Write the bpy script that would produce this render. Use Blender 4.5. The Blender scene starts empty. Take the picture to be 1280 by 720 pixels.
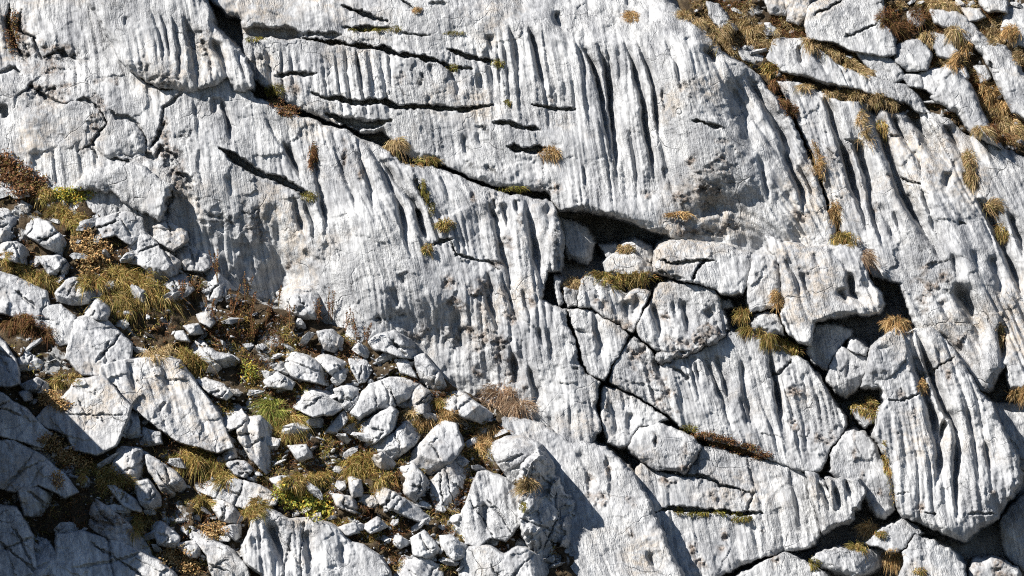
import bpy, math, random
import numpy as np

# ------------------------------------------------------------------ camera, sky, sun, exposure
scene = bpy.context.scene
coll = scene.collection
FPX = 4000.0            # focal length in photo pixels (1280 wide)
DIST = 40.0             # metres from the camera to the middle of the cliff; 1 px is about 1 cm there
SLOPE = 0.47            # how far the cliff leans back, metres per metre of height

cam_d = bpy.data.cameras.new('camera')
cam = bpy.data.objects.new('camera', cam_d)
coll.objects.link(cam)
cam_d.sensor_width = 36.0
cam_d.lens = 36.0 * FPX / 1280.0
cam_d.clip_start = 0.5
cam_d.clip_end = 3000.0
cam.location = (0, -DIST, 0)
cam.rotation_euler = (math.radians(90), 0, 0)
scene.camera = cam
scene.cycles.use_denoising = False
scene.cycles.filter_width = 1.1
scene.cycles.max_bounces = 4
scene.cycles.diffuse_bounces = 2
scene.cycles.transmission_bounces = 2

SUN_AZ = math.radians(-115)     # from +Y (into the cliff), negative = to the left
SUN_EL = math.radians(43)
world = bpy.data.worlds.new('World')
scene.world = world
world.use_nodes = True
wn = world.node_tree
bg = wn.nodes['Background']
sky = wn.nodes.new('ShaderNodeTexSky')
sky.sky_type = 'NISHITA'
sky.sun_disc = False
sky.sun_elevation = SUN_EL
sky.sun_rotation = SUN_AZ
sky.altitude = 1800
sky.dust_density = 0.3
sky.ozone_density = 2.5
wn.links.new(sky.outputs['Color'], bg.inputs['Color'])
bg.inputs['Strength'].default_value = 0.05
sun_d = bpy.data.lights.new('sun', 'SUN')
sun_d.energy = 5.0
sun_d.angle = math.radians(0.5)
sun_d.color = (1.0, 0.965, 0.91)
sun = bpy.data.objects.new('sun', sun_d)
coll.objects.link(sun)
from mathutils import Vector
SUNV = Vector((math.sin(SUN_AZ) * math.cos(SUN_EL), math.cos(SUN_AZ) * math.cos(SUN_EL), math.sin(SUN_EL)))
sun.rotation_euler = SUNV.to_track_quat('Z', 'Y').to_euler()
vs = scene.view_settings
vs.view_transform = 'Standard'
vs.look = 'None'
vs.exposure = 1.06
vs.gamma = 1.0
vs.use_curve_mapping = False

# ------------------------------------------------------------------ numeric helpers
rng = np.random.default_rng(7)
random.seed(7)
_G = np.stack([np.cos(np.linspace(0, 2 * np.pi, 256, endpoint=False)), np.sin(np.linspace(0, 2 * np.pi, 256, endpoint=False))], 1).astype(np.float32)
_P = rng.permutation(256).astype(np.int32)
_P = np.concatenate([_P, _P])

def perlin(x, y, seed=0):
    x = np.asarray(x, np.float32) + seed * 17.31
    y = np.asarray(y, np.float32) + seed * 5.77
    xi = np.floor(x).astype(np.int32); yi = np.floor(y).astype(np.int32)
    xf = x - xi; yf = y - yi
    xi &= 255; yi &= 255
    sx = xf * xf * xf * (xf * (xf * 6 - 15) + 10)
    sy = yf * yf * yf * (yf * (yf * 6 - 15) + 10)
    def gr(a, b, dx, dy):
        g = _G[_P[_P[a & 255] + (b & 255)]]
        return g[..., 0] * dx + g[..., 1] * dy
    a = gr(xi, yi, xf, yf); b = gr(xi + 1, yi, xf - 1, yf)
    c = gr(xi, yi + 1, xf, yf - 1); d = gr(xi + 1, yi + 1, xf - 1, yf - 1)
    top = a + sx * (b - a)
    return (top + sy * (c + sx * (d - c) - top)) * 1.5

def fbm(x, y, seed, octs=3, gain=0.5):
    t = 0; a = 1.0; f = 1.0
    for i in range(octs):
        t = t + a * perlin(x * f, y * f, seed + i * 3)
        a *= gain; f *= 2.03
    return t

def shards(u, v, size, seed, tilt, step):
    """broken rock: cells, each with a slope and a height of its own"""
    x = np.asarray(u, np.float32) / size; y = np.asarray(v, np.float32) / size
    xi = np.floor(x).astype(np.int32); yi = np.floor(y).astype(np.int32)
    best = np.full(x.shape, 1e9, np.float32); out = np.zeros(x.shape, np.float32)
    for dx in (-1, 0, 1):
        for dy in (-1, 0, 1):
            h = _P[_P[(xi + dx + seed * 7) & 255] + ((yi + dy + seed * 13) & 255)]
            px = xi + dx + ((h * 37) & 255) / 255.0; py = yi + dy + ((h * 91) & 255) / 255.0
            d = (x - px) ** 2 + (y - py) ** 2
            gx = ((h * 53) & 255) / 127.5 - 1; gy = ((h * 29) & 255) / 127.5 - 1; gz = ((h * 71) & 255) / 127.5 - 1
            val = (gx * (x - px) + gy * (y - py)) * tilt * size * 0.01 + gz * step
            m = d < best
            best = np.where(m, d, best); out = np.where(m, val, out)
    return out

def sstep(a, b, x):
    t = np.clip((x - a) / (b - a), 0, 1)
    return t * t * (3 - 2 * t)

_OX = (0, 300, 600, 880); _OY = (0, 180, 340, 495)
def T(n, *pts):                       # points read on an enlarged sheet n of the photograph -> pixels
    ox = _OX[(n - 1) % 4]; oy = _OY[(n - 1) // 4]
    return [(ox + x / 3.2, oy + y / 3.2) for x, y in pts]

def world_pt(u, v, z):
    """pixel position and height above the cliff's mean plane (m, towards the viewer) -> metres"""
    d = DIST + (360.0 - v) * 0.01 * SLOPE - z
    return (u - 640.0) / FPX * d, d - DIST, (360.0 - v) / FPX * d

def seg_dist(u, v, pts, closed=False):
    """distance to a polyline, signed side (right of travel = +) and the fraction along it"""
    best = np.full(u.shape, 1e9, np.float32); side = np.zeros(u.shape, np.float32); frac = np.zeros(u.shape, np.float32)
    P = list(pts) + ([pts[0]] if closed else [])
    L = [math.hypot(P[i + 1][0] - P[i][0], P[i + 1][1] - P[i][1]) for i in range(len(P) - 1)]
    tot = sum(L) or 1; acc = 0
    for i in range(len(P) - 1):
        (x0, y0), (x1, y1) = P[i], P[i + 1]
        dx, dy = x1 - x0, y1 - y0
        l2 = dx * dx + dy * dy or 1e-6
        t = np.clip(((u - x0) * dx + (v - y0) * dy) / l2, 0, 1)
        ex = u - (x0 + t * dx); ey = v - (y0 + t * dy)
        d = np.sqrt(ex * ex + ey * ey)
        m = d < best
        best = np.where(m, d, best)
        side = np.where(m, np.sign(ex * dy - ey * dx), side)
        frac = np.where(m, (acc + t * L[i]) / tot, frac)
        acc += L[i]
    return best, side, frac

def poly_sdf(u, v, pts):
    d, _, _ = seg_dist(u, v, pts, True)
    ins = np.zeros(u.shape, bool)
    n = len(pts)
    for i in range(n):
        (x0, y0), (x1, y1) = pts[i], pts[(i + 1) % n]
        if y0 == y1: continue
        c = ((y0 > v) != (y1 > v)) & (u < (x1 - x0) * (v - y0) / (y1 - y0) + x0)
        ins ^= c
    return np.where(ins, d, -d)

# coarse height map of what stands in front, for setting plants and stones on it
ZB_U0, ZB_V0, ZB_S = -300, -200, 2.0
ZB = np.full((580, 960), -1.2, np.float32)
def zb_put(u, v, z):
    j = ((u - ZB_U0) / ZB_S).astype(int); i = ((v - ZB_V0) / ZB_S).astype(int)
    ok = (i >= 0) & (i < ZB.shape[0]) & (j >= 0) & (j < ZB.shape[1])
    np.maximum.at(ZB, (i[ok], j[ok]), z[ok])
def zb_get(u, v, r=0):
    j = np.clip(((np.asarray(u, float) - ZB_U0) / ZB_S).astype(int), 4, ZB.shape[1] - 5)
    i = np.clip(((np.asarray(v, float) - ZB_V0) / ZB_S).astype(int), 4, ZB.shape[0] - 5)
    if not r: return ZB[i, j]
    k = max(1, int(r / ZB_S))
    out = ZB[i, j]
    for di in (-k, 0, k):
        for dj in (-k, 0, k):
            out = np.maximum(out, ZB[np.clip(i + di, 0, ZB.shape[0] - 1), np.clip(j + dj, 0, ZB.shape[1] - 1)])
    return out

# ------------------------------------------------------------------ materials
def nodes_of(m):
    m.use_nodes = True
    return m.node_tree, m.node_tree.nodes['Principled BSDF']

def ramp(nt, fac, stops):
    r = nt.nodes.new('ShaderNodeValToRGB')
    e = r.color_ramp.elements
    while len(e) < len(stops): e.new(0.5)
    for k, (p, c) in enumerate(stops):
        e[k].position = p
        e[k].color = (c, c, c, 1) if isinstance(c, (int, float)) else (*c, 1)
    nt.links.new(fac, r.inputs[0])
    return r.outputs[0]

def noise_node(nt, vec, scale, detail=6, rough=0.6, dist=0.0):
    n = nt.nodes.new('ShaderNodeTexNoise')
    n.inputs['Scale'].default_value = scale; n.inputs['Detail'].default_value = detail
    n.inputs['Roughness'].default_value = rough; n.inputs['Distortion'].default_value = dist
    nt.links.new(vec, n.inputs['Vector'])
    return n.outputs['Fac']

def mixc(nt, fac, a, b, mode='MIX'):
    n = nt.nodes.new('ShaderNodeMix'); n.data_type = 'RGBA'; n.blend_type = mode
    for s, val in ((n.inputs[0], fac), (n.inputs[6], a), (n.inputs[7], b)):
        if hasattr(val, 'node'): nt.links.new(val, s)
        elif isinstance(val, (int, float)): s.default_value = val
        else: s.default_value = (*val, 1)
    return n.outputs[2]

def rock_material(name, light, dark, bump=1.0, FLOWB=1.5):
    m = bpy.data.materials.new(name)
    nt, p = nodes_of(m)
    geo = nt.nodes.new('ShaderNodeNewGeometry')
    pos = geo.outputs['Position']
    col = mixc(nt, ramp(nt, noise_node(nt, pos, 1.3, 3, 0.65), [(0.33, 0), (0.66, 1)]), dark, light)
    # weather staining that follows the run of the water down the face
    sx = nt.nodes.new('ShaderNodeSeparateXYZ'); nt.links.new(pos, sx.inputs[0])
    sh = nt.nodes.new('ShaderNodeMath'); sh.operation = 'MULTIPLY_ADD'
    nt.links.new(sx.outputs[2], sh.inputs[0]); sh.inputs[1].default_value = 0.2; nt.links.new(sx.outputs[0], sh.inputs[2])
    cx = nt.nodes.new('ShaderNodeCombineXYZ')
    nt.links.new(sh.outputs[0], cx.inputs[0]); nt.links.new(sx.outputs[1], cx.inputs[1]); nt.links.new(sx.outputs[2], cx.inputs[2])
    def flow(a, b, c, det=3, ro=0.7):
        mp = nt.nodes.new('ShaderNodeMapping'); mp.inputs['Scale'].default_value = (a, b, c)
        nt.links.new(cx.outputs[0], mp.inputs['Vector'])
        return noise_node(nt, mp.outputs[0], 1.0, det, ro, 0.3)
    col = mixc(nt, ramp(nt, flow(8, 3, 0.8), [(0.40, 0.55), (0.58, 1.0)]), (0.12, 0.125, 0.14), col)
    col = mixc(nt, ramp(nt, flow(30, 9, 2.0), [(0.40, 0.62), (0.56, 1.0)]), (0.07, 0.072, 0.08), col)
    tanm = nt.nodes.new('ShaderNodeMath'); tanm.operation = 'MULTIPLY'
    nt.links.new(ramp(nt, noise_node(nt, pos, 0.9, 2, 0.6), [(0.52, 0), (0.68, 0.8)]), tanm.inputs[0])
    nt.links.new(ramp(nt, noise_node(nt, pos, 9, 3, 0.7), [(0.40, 0), (0.60, 1.0)]), tanm.inputs[1])
    col = mixc(nt, tanm.outputs[0], col, (0.40, 0.345, 0.285))
    # mottling and pits
    col = mixc(nt, ramp(nt, noise_node(nt, pos, 14, 4, 0.7), [(0.36, 0.80), (0.52, 1.0)]), (0, 0, 0), col)
    def att(n):
        a = nt.nodes.new('ShaderNodeAttribute'); a.attribute_name = n
        return a.outputs['Fac']
    cr = nt.nodes.new('ShaderNodeMath'); cr.operation = 'MULTIPLY'
    nt.links.new(att('crust'), cr.inputs[0])
    nt.links.new(ramp(nt, noise_node(nt, pos, 16, 3, 0.7), [(0.38, 0.1), (0.52, 0.95)]), cr.inputs[1])
    ccol = ramp(nt, noise_node(nt, pos, 30, 2), [(0.35, (0.06, 0.05, 0.042)), (0.65, (0.27, 0.22, 0.185))])
    col = mixc(nt, cr.outputs[0], col, ccol)
    li = nt.nodes.new('ShaderNodeMath'); li.operation = 'MULTIPLY'
    nt.links.new(att('lichen'), li.inputs[0])
    nt.links.new(ramp(nt, noise_node(nt, pos, 20, 3, 0.7), [(0.44, 0.0), (0.56, 0.8)]), li.inputs[1])
    col = mixc(nt, li.outputs[0], col, (0.035, 0.035, 0.034))  # near-black for lichen spots, and shade of pits put into the colour
    nt.links.new(col, p.inputs['Base Color'])
    p.inputs['Roughness'].default_value = 0.92
    p.inputs['Specular IOR Level'].default_value = 0.15
    h1 = noise_node(nt, pos, 28, 3.5, 0.75)
    # hairline joints
    wv = nt.nodes.new('ShaderNodeTexNoise'); wv.inputs['Scale'].default_value = 2.5; wv.inputs['Detail'].default_value = 2
    nt.links.new(pos, wv.inputs['Vector'])
    va = nt.nodes.new('ShaderNodeVectorMath'); va.operation = 'MULTIPLY_ADD'
    nt.links.new(wv.outputs['Color'], va.inputs[0]); va.inputs[1].default_value = (0.5, 0.5, 0.5); nt.links.new(pos, va.inputs[2])
    vo = nt.nodes.new('ShaderNodeTexVoronoi'); vo.feature = 'DISTANCE_TO_EDGE'; vo.inputs['Scale'].default_value = 1.5
    nt.links.new(va.outputs[0], vo.inputs['Vector'])
    joint = ramp(nt, vo.outputs['Distance'], [(0.0, 0.0), (0.014, 1.0)])
    jm = nt.nodes.new('ShaderNodeMath'); jm.operation = 'MAXIMUM'
    nt.links.new(joint, jm.inputs[0]); nt.links.new(ramp(nt, noise_node(nt, pos, 1.1, 1), [(0.44, 1.0), (0.56, 0.0)]), jm.inputs[1])
    fl = flow(60, 18, 2.6, 2.5, 0.65)
    f2 = nt.nodes.new('ShaderNodeMath'); f2.operation = 'MULTIPLY_ADD'
    nt.links.new(fl, f2.inputs[0]); f2.inputs[1].default_value = FLOWB; nt.links.new(h1, f2.inputs[2])
    f3 = nt.nodes.new('ShaderNodeMath'); f3.operation = 'MULTIPLY_ADD'
    nt.links.new(jm.outputs[0], f3.inputs[0]); f3.inputs[1].default_value = 0.9; nt.links.new(f2.outputs[0], f3.inputs[2])
    h1 = f3.outputs[0]
    b = nt.nodes.new('ShaderNodeBump'); nt.links.new(ramp(nt, noise_node(nt, pos, 1.7, 1), [(0.38, 0.3), (0.62, 1.0)]), b.inputs['Strength']); b.inputs['Distance'].default_value = 0.026
    nt.links.new(h1, b.inputs['Height']); nt.links.new(b.outputs[0], p.inputs['Normal'])
    return m

def soil_material():
    m = bpy.data.materials.new('soil')
    nt, p = nodes_of(m)
    pos = nt.nodes.new('ShaderNodeNewGeometry').outputs['Position']
    c = ramp(nt, noise_node(nt, pos, 7, 8, 0.75), [(0.3, (0.02, 0.015, 0.01)), (0.48, (0.065, 0.047, 0.03)), (0.6, (0.10, 0.075, 0.045)), (0.75, (0.16, 0.13, 0.1))])
    rk = ramp(nt, noise_node(nt, pos, 9, 4, 0.6), [(0.35, (0.26, 0.26, 0.26)), (0.65, (0.46, 0.46, 0.455))])
    c = mixc(nt, ramp(nt, noise_node(nt, pos, 2.6, 6, 0.62, 0.6), [(0.57, 0.0), (0.61, 1.0)]), c, rk)
    nt.links.new(c, p.inputs['Base Color']); p.inputs['Roughness'].default_value = 1.0
    p.inputs['Specular IOR Level'].default_value = 0.1
    b = nt.nodes.new('ShaderNodeBump'); b.inputs['Strength'].default_value = 1.0; b.inputs['Distance'].default_value = 0.05
    nt.links.new(noise_node(nt, pos, 22, 8, 0.75), b.inputs['Height']); nt.links.new(b.outputs[0], p.inputs['Normal'])
    return m

def plant_material():
    m = bpy.data.materials.new('plant')
    nt, p = nodes_of(m)
    a = nt.nodes.new('ShaderNodeAttribute'); a.attribute_name = 'tint'
    nt.links.new(a.outputs['Color'], p.inputs['Base Color'])
    p.inputs['Roughness'].default_value = 0.75; p.inputs['Specular IOR Level'].default_value = 0.2
    tr = nt.nodes.new('ShaderNodeBsdfTranslucent'); nt.links.new(a.outputs['Color'], tr.inputs['Color'])
    mx = nt.nodes.new('ShaderNodeMixShader'); mx.inputs[0].default_value = 0.25
    nt.links.new(p.outputs[0], mx.inputs[1]); nt.links.new(tr.outputs[0], mx.inputs[2])
    nt.links.new(mx.outputs[0], nt.nodes['Material Output'].inputs['Surface'])
    return m

M_ROCK = rock_material('limestone', (0.55, 0.548, 0.54), (0.37, 0.372, 0.378))
M_PALE = rock_material('pale_limestone', (0.56, 0.56, 0.555), (0.40, 0.40, 0.405), 1.0, 0.5)
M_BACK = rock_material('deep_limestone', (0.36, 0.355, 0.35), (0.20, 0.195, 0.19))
M_SOIL = soil_material()
M_PLANT = plant_material()

# ------------------------------------------------------------------ object builders
def tag(o, label=None, cat=None, group=None, kind=None):
    if label: o['label'] = label
    if cat: o['category'] = cat
    if group: o['group'] = group
    if kind: o['kind'] = kind
    return o

def mesh_obj(name, verts, faces, mat, origin=None, smooth=True, attrs=None, parent=None):
    """verts Nx3 array, faces MxK array of equal-sized faces"""
    verts = np.asarray(verts, np.float32)
    if origin is None: origin = verts.mean(0)
    me = bpy.data.meshes.new(name)
    f = np.asarray(faces, np.int32)
    k = f.shape[1]
    me.vertices.add(len(verts)); me.vertices.foreach_set('co', (verts - np.asarray(origin, np.float32)).ravel())
    me.loops.add(f.size); me.loops.foreach_set('vertex_index', f.ravel())
    me.polygons.add(len(f)); me.polygons.foreach_set('loop_start', np.arange(0, f.size, k, dtype=np.int32))
    if smooth: me.polygons.foreach_set('use_smooth', np.ones(len(f), bool))
    for an, (typ, data) in (attrs or {}).items():
        a = me.attributes.new(an, typ, 'POINT')
        a.data.foreach_set('value' if typ == 'FLOAT' else 'color', np.asarray(data, np.float32).ravel())
    me.update(calc_edges=True); me.validate()
    me.materials.append(mat)
    o = bpy.data.objects.new(name, me)
    o.location = [float(c) for c in origin]
    coll.objects.link(o)
    if parent is not None:
        o.parent = parent
        o.location = [float(c) - p for c, p in zip(origin, parent.location)]
    return o

TALUS = [(-300, 215), (0, 215), (60, 232), (120, 250), (170, 275), (230, 330), (280, 358), (330, 380), (400, 402), (460, 420), (520, 450), (570, 485), (620, 512), (700, 540), (760, 575), (900, 640)]
_tx = [p[0] for p in TALUS]; _ty = [p[1] for p in TALUS]
def talus_z(u, v):
    return 0.10 + 0.0040 * (v - np.interp(u, _tx, _ty))

SEED = [10]
def patch(name, poly, z=0.0, tx=0.0, ty=0.0, rim=6, rimh=0.06, drop=0.8, lim=4.0, warp=1.0, sp=1.35, flute=0.0, q=None,
          fl_mask=None, grooves=(), cracks=(), bends=(), bumps=(), crust=(), lichen=(), facets=0, fslope=0.6, rough=1.0,
          mat=None, zfun=None, parent=None, shard=0.0, shsize=20.0):
    """a body of rock: its outline, the height of its face over it, and steep flanks falling back into the cliff"""
    SEED[0] += 1; sd = SEED[0]
    r = np.random.default_rng(sd)
    us = [p[0] for p in poly]; vs_ = [p[1] for p in poly]
    uc, vc = (min(us) + max(us)) / 2, (min(vs_) + max(vs_)) / 2
    R = max(max(us) - min(us), max(vs_) - min(vs_)) / 2
    U, V = np.meshgrid(np.arange(min(us) - lim - 5, max(us) + lim + 5 + sp, sp, dtype=np.float32),
                       np.arange(min(vs_) - lim - 5, max(vs_) + lim + 5 + sp, sp, dtype=np.float32))
    wu = U + warp * (3.0 * perlin(U / 28, V / 28, 1) + 1.6 * perlin(U / 9, V / 9, 2) + 0.8 * perlin(U / 4, V / 4, 3))
    wv = V + warp * (3.0 * perlin(U / 28, V / 28, 4) + 1.6 * perlin(U / 9, V / 9, 5) + 0.8 * perlin(U / 4, V / 4, 6))
    S = poly_sdf(wu, wv, poly)
    H = np.full(U.shape, z, np.float32) + tx * (U - uc) / 100 + ty * (V - vc) / 100
    if zfun is not None: H = H + zfun(U, V)
    for pl, k, sgn, u0, u1 in bends:        # a change of slope beyond a line
        line = np.interp(U, [p[0] for p in pl], [p[1] for p in pl])
        d = (V - line) * sgn + 14 * perlin(U / 45, V / 60, sd + 95) + 5 * perlin(U / 13, V / 16, sd + 96)
        d = np.where(d > 0, np.sqrt(d * d + 64) - 8, 0)
        uu = U + 26 * perlin(U / 50, V / 50, sd + 97)
        w = sstep(u0 - 55, u0 + 55, uu) * (1 - sstep(u1 - 55, u1 + 55, uu))
        H -= k * d * w
    for bu, bv, ru, rv, ang, amp in bumps:
        c, s = math.cos(math.radians(ang)), math.sin(math.radians(ang))
        a = ((U - bu) * c + (V - bv) * s) / ru; b = (-(U - bu) * s + (V - bv) * c) / rv
        H += amp * np.exp(-(a * a + b * b))
    for i in range(facets):                 # flat broken faces
        th = r.uniform(0, 2 * math.pi); off = r.uniform(0.05, 0.6) * R; sl = fslope * r.uniform(0.5, 1.3)
        d = (U - uc) * math.cos(th) + (V - vc) * math.sin(th) - off + 0.9 * perlin(U / 8, V / 8, sd + i)
        H -= sl * 0.01 * np.maximum(d, 0)
    # weathered relief
    H += rough * (0.035 * fbm(U / 75, V / 75, sd, 2) + 0.016 * fbm(U / 24, V / 24, sd + 1, 2) )
    rm = 0.3 + 1.0 * sstep(-0.35, 0.45, fbm(U / 60, V / 60, sd + 4, 2))
    H += rough * rm * (0.010 * fbm(U / 8, V / 8, sd + 2, 2) + 0.0045 * perlin(U / 2.9, V / 2.9, sd + 3))
    if shard:
        su = U + 3 * perlin(U / 14, V / 14, 80) + 1.2 * perlin(U / 5, V / 5, 82); sv = V + 3 * perlin(U / 14, V / 14, 81) + 1.2 * perlin(U / 5, V / 5, 83)
        H += shard * (shards(su, sv, shsize, sd, 0.5, 0.022) + shards(su, sv, shsize * 0.42, sd + 5, 0.45, 0.008) - 0.03 * (1 - np.minimum(1, np.abs(perlin(U / 26, V / 26, sd + 9)) * 5)))
    cm = np.zeros(U.shape, np.float32)
    for cu, cv, cru, crv in crust:
        cm = np.maximum(cm, np.clip(0.95 - np.sqrt(((U - cu) / cru) ** 2 + ((V - cv) / crv) ** 2) + 0.9 * fbm(U / 16, V / 16, 40, 2), 0, 1))
    lm = np.zeros(U.shape, np.float32)
    for cu, cv, cru, crv in lichen:
        lm = np.maximum(lm, np.clip(1.25 - np.sqrt(((U - cu) / cru) ** 2 + ((V - cv) / crv) ** 2) + 0.7 * perlin(U / 10, V / 10, 41), 0, 1))
    if crust: H += cm * (shards(U + 2 * perlin(U / 6, V / 6, 55), V + 2 * perlin(U / 6, V / 6, 56), 9.0, 51, 0.5, 0.013) + shards(U, V, 4.5, 57, 0.4, 0.006) + 0.02 * fbm(U / 16, V / 12, 50, 3, 0.65) - 0.03 * sstep(0.2, 0.45, fbm(U / 18, V / 13, 53, 3, 0.6)))
    if lichen: H -= lm * (0.06 * np.abs(perlin(U / 7, V / 6, 52)) + 0.05 * sstep(0.05, 0.4, perlin(U / 9, V / 9, 54)))
    if flute:
        Q = (q(U, V) if q else U - 0.12 * V) + 3.0 * perlin(U / 70, V / 70, 60) + 0.8 * perlin(U / 14, V / 20, 61)
        am = sstep(-0.3, 0.4, perlin(U / 110, V / 90, sd + 62)) * 0.95 + 0.05
        if fl_mask is not None: am = am * fl_mask(U, V)
        am = am * (1 - 0.6 * cm)
        n1 = perlin(Q / 15.0, V / 260, sd + 63); n2 = perlin(Q / 7.0, V / 150, sd + 64); n3 = perlin(Q / 34.0, V / 330, sd + 65)
        n1s = perlin((Q - 1.6) / 15.0, V / 260, sd + 63)
        ridge = 1 - np.abs(perlin(Q / 11.0, V / 240, sd + 66)) * 1.9
        ridge2 = 1 - np.abs(perlin(Q / 5.6, V / 120, sd + 67)) * 1.9
        am2 = (0.35 + 0.65 * sstep(-0.35, 0.2, perlin(U / 90, V / 120, sd + 68))) * (fl_mask(U, V) * 0.6 + 0.4 if fl_mask is not None else 1.0) * (1 - 0.6 * cm)
        H += flute * am2 * (0.030 * ridge * (0.5 + 0.5 * sstep(-0.4, 0.3, perlin(Q / 40, V / 160, sd + 69))) + 0.013 * ridge2)
        H += flute * am * (-0.06 * np.exp(-(n1 / 0.22) ** 2) - 0.02 * np.exp(-(n2 / 0.36) ** 2) + 0.05 * n3 + 0.03 * np.abs(n1) + 0.02 * (n1 - n1s))
    def carve(lst, crackmode):
        nonlocal H
        for g in lst:
            pts, w, dp = g[0], g[1], g[2]
            gu = [p[0] for p in pts]; gv = [p[1] for p in pts]
            mg = w * 4 + 6
            j0 = max(0, int((min(gu) - mg - U[0, 0]) / sp)); j1 = min(U.shape[1], int((max(gu) + mg - U[0, 0]) / sp) + 1)
            i0 = max(0, int((min(gv) - mg - V[0, 0]) / sp)); i1 = min(U.shape[0], int((max(gv) + mg - V[0, 0]) / sp) + 1)
            if j1 - j0 < 2 or i1 - i0 < 2: continue
            su, sv = U[i0:i1, j0:j1], V[i0:i1, j0:j1]
            a = 1.0
            pu = su + a * (1.6 * perlin(su / 22, sv / 22, 70) + 0.9 * perlin(su / 8, sv / 8, 71))
            pv = sv + a * (1.6 * perlin(su / 22, sv / 22, 72) + 0.9 * perlin(su / 8, sv / 8, 73))
            if crackmode:
                pu = pu + 1.3 * perlin(su / 4.2, sv / 4.2, 76); pv = pv + 1.5 * perlin(su / 4.6, sv / 4.6, 77)
            d, side, fr = seg_dist(pu, pv, pts)
            end = sstep(0, 0.16, fr) * sstep(0, 0.16, 1 - fr) if crackmode else sstep(-0.05, 0.22, fr) * sstep(0, 0.45, 1 - fr)
            if crackmode:
                ww = 0.82 * w * (0.3 + 0.7 * end) * np.clip(1.0 + 1.1 * min(1.0, 5.0 / w) * perlin(su / 17, sv / 60, 74), 0.3, 1.8)
                H[i0:i1, j0:j1] -= dp * (1 - sstep(0.25 * ww, 0.62 * ww + 0.6, d)) * (0.3 + 0.7 * end)
            else:
                asym = g[3] if len(g) > 3 else 2.4
                # for a runnel followed downwards: steep on its left bank, gentle on its right one
                wl = np.where(side > 0, w * 0.5 * asym, w * 0.5)
                var = 0.7 + 0.6 * (0.5 + perlin(su / 40, sv / 40, 75))
                x_ = d / (wl * (0.55 + 0.45 * end))
                H[i0:i1, j0:j1] -= 1.35 * dp * end * var * (0.55 * np.exp(-x_ * x_ * 1.3) + 0.45 * np.exp(-1.7 * x_))
    carve(grooves, False)
    carve(cracks, True)
    # rim and flanks
    rv_ = rim * (0.75 + 0.9 * perlin(U / 30, V / 30, sd + 90))
    t = np.clip(S / np.maximum(rv_, 1.0), 0, 1)
    H -= rimh * (0.5 * (1 - t) + 0.5 * (1 - np.sqrt(np.clip(1 - (1 - t) ** 2, 0, 1)))) * (0.7 + 0.8 * np.abs(perlin(U / 22, V / 22, sd + 91)))
    o_ = np.clip(-S / lim, 0, 2)
    H -= drop * o_ ** 0.85
    keep = S > -lim * 1.25
    cell = keep[:-1, :-1] & keep[1:, :-1] & keep[:-1, 1:] & keep[1:, 1:]
    idx = np.full(U.shape, -1, np.int64)
    used = np.zeros(U.shape, bool)
    used[:-1, :-1] |= cell; used[1:, :-1] |= cell; used[:-1, 1:] |= cell; used[1:, 1:] |= cell
    idx[used] = np.arange(used.sum())
    ci, cj = np.nonzero(cell)
    F = np.stack([idx[ci, cj], idx[ci + 1, cj], idx[ci + 1, cj + 1], idx[ci, cj + 1]], 1)
    u_, v_, h_ = U[used], V[used], H[used]
    X, Y, Z = world_pt(u_, v_, h_)
    inn = S[used] > -1
    zb_put(u_[inn], v_[inn], h_[inn])
    o = mesh_obj(name, np.stack([X, Y, Z], 1), F, mat or M_ROCK, parent=parent, origin=world_pt(uc, max(vs_), z),
                 attrs={'crust': ('FLOAT', cm[used]), 'lichen': ('FLOAT', lm[used])})
    return o

def cat(*ls):
    out = []
    for l in ls: out += l
    return out

# ------------------------------------------------------------------ the cliff behind everything
def build_cliff():
    sp = 6.0
    U, V = np.meshgrid(np.arange(-900, 2190, sp, dtype=np.float32), np.arange(-620, 1340, sp, dtype=np.float32))
    out = np.maximum.reduce([-40 - U, U - 1320, -30 - V, V - 750, np.zeros_like(U)])
    H = -0.75 + 0.70 * sstep(0, 90, out) + 0.10 * fbm(U / 90, V / 90, 300, 3) + 0.04 * fbm(U / 22, V / 22, 304, 2)
    Q = U - 0.25 * V
    H += sstep(30, 120, out) * (-0.14 * np.exp(-(perlin(Q / 40, V / 400, 310) / 0.17) ** 2) + 0.15 * perlin(Q / 90, V / 500, 311))
    H += np.where((V > 300), 0.004 * np.clip(V - 760, 0, 600), 0)
    H -= 0.7 * np.exp(-(((U - 775) / 75) ** 2 + ((V - 292) / 32) ** 2) ** 2)
    X, Y, Z = world_pt(U, V, H)
    n, m = U.shape
    idx = np.arange(n * m).reshape(n, m)
    F = np.stack([idx[:-1, :-1], idx[1:, :-1], idx[1:, 1:], idx[:-1, 1:]], -1).reshape(-1, 4)
    zb_put(U.ravel(), V.ravel(), H.ravel())
    z0 = np.zeros(n * m)
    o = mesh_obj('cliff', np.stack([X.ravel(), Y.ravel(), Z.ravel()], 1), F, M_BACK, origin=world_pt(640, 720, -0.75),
                 attrs={'crust': ('FLOAT', z0), 'lichen': ('FLOAT', z0)})
    tag(o, kind='structure')
    return o
cliff = build_cliff()

# ---- the great slabs of the face, pieces of the cliff
def qA(u, v):
    m = 0.12 + 0.42 * sstep(800, 1000, u)
    return u - m * v
def qB(u, v):
    return u - 0.10 * v - sstep(330, 430, u) * (1 - sstep(560, 640, u)) * 46 * np.tanh((v - 235) / 75) * 0.75
def qE(u, v):
    return u - (0.30 + 0.16 * sstep(1080, 1240, u)) * v

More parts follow.
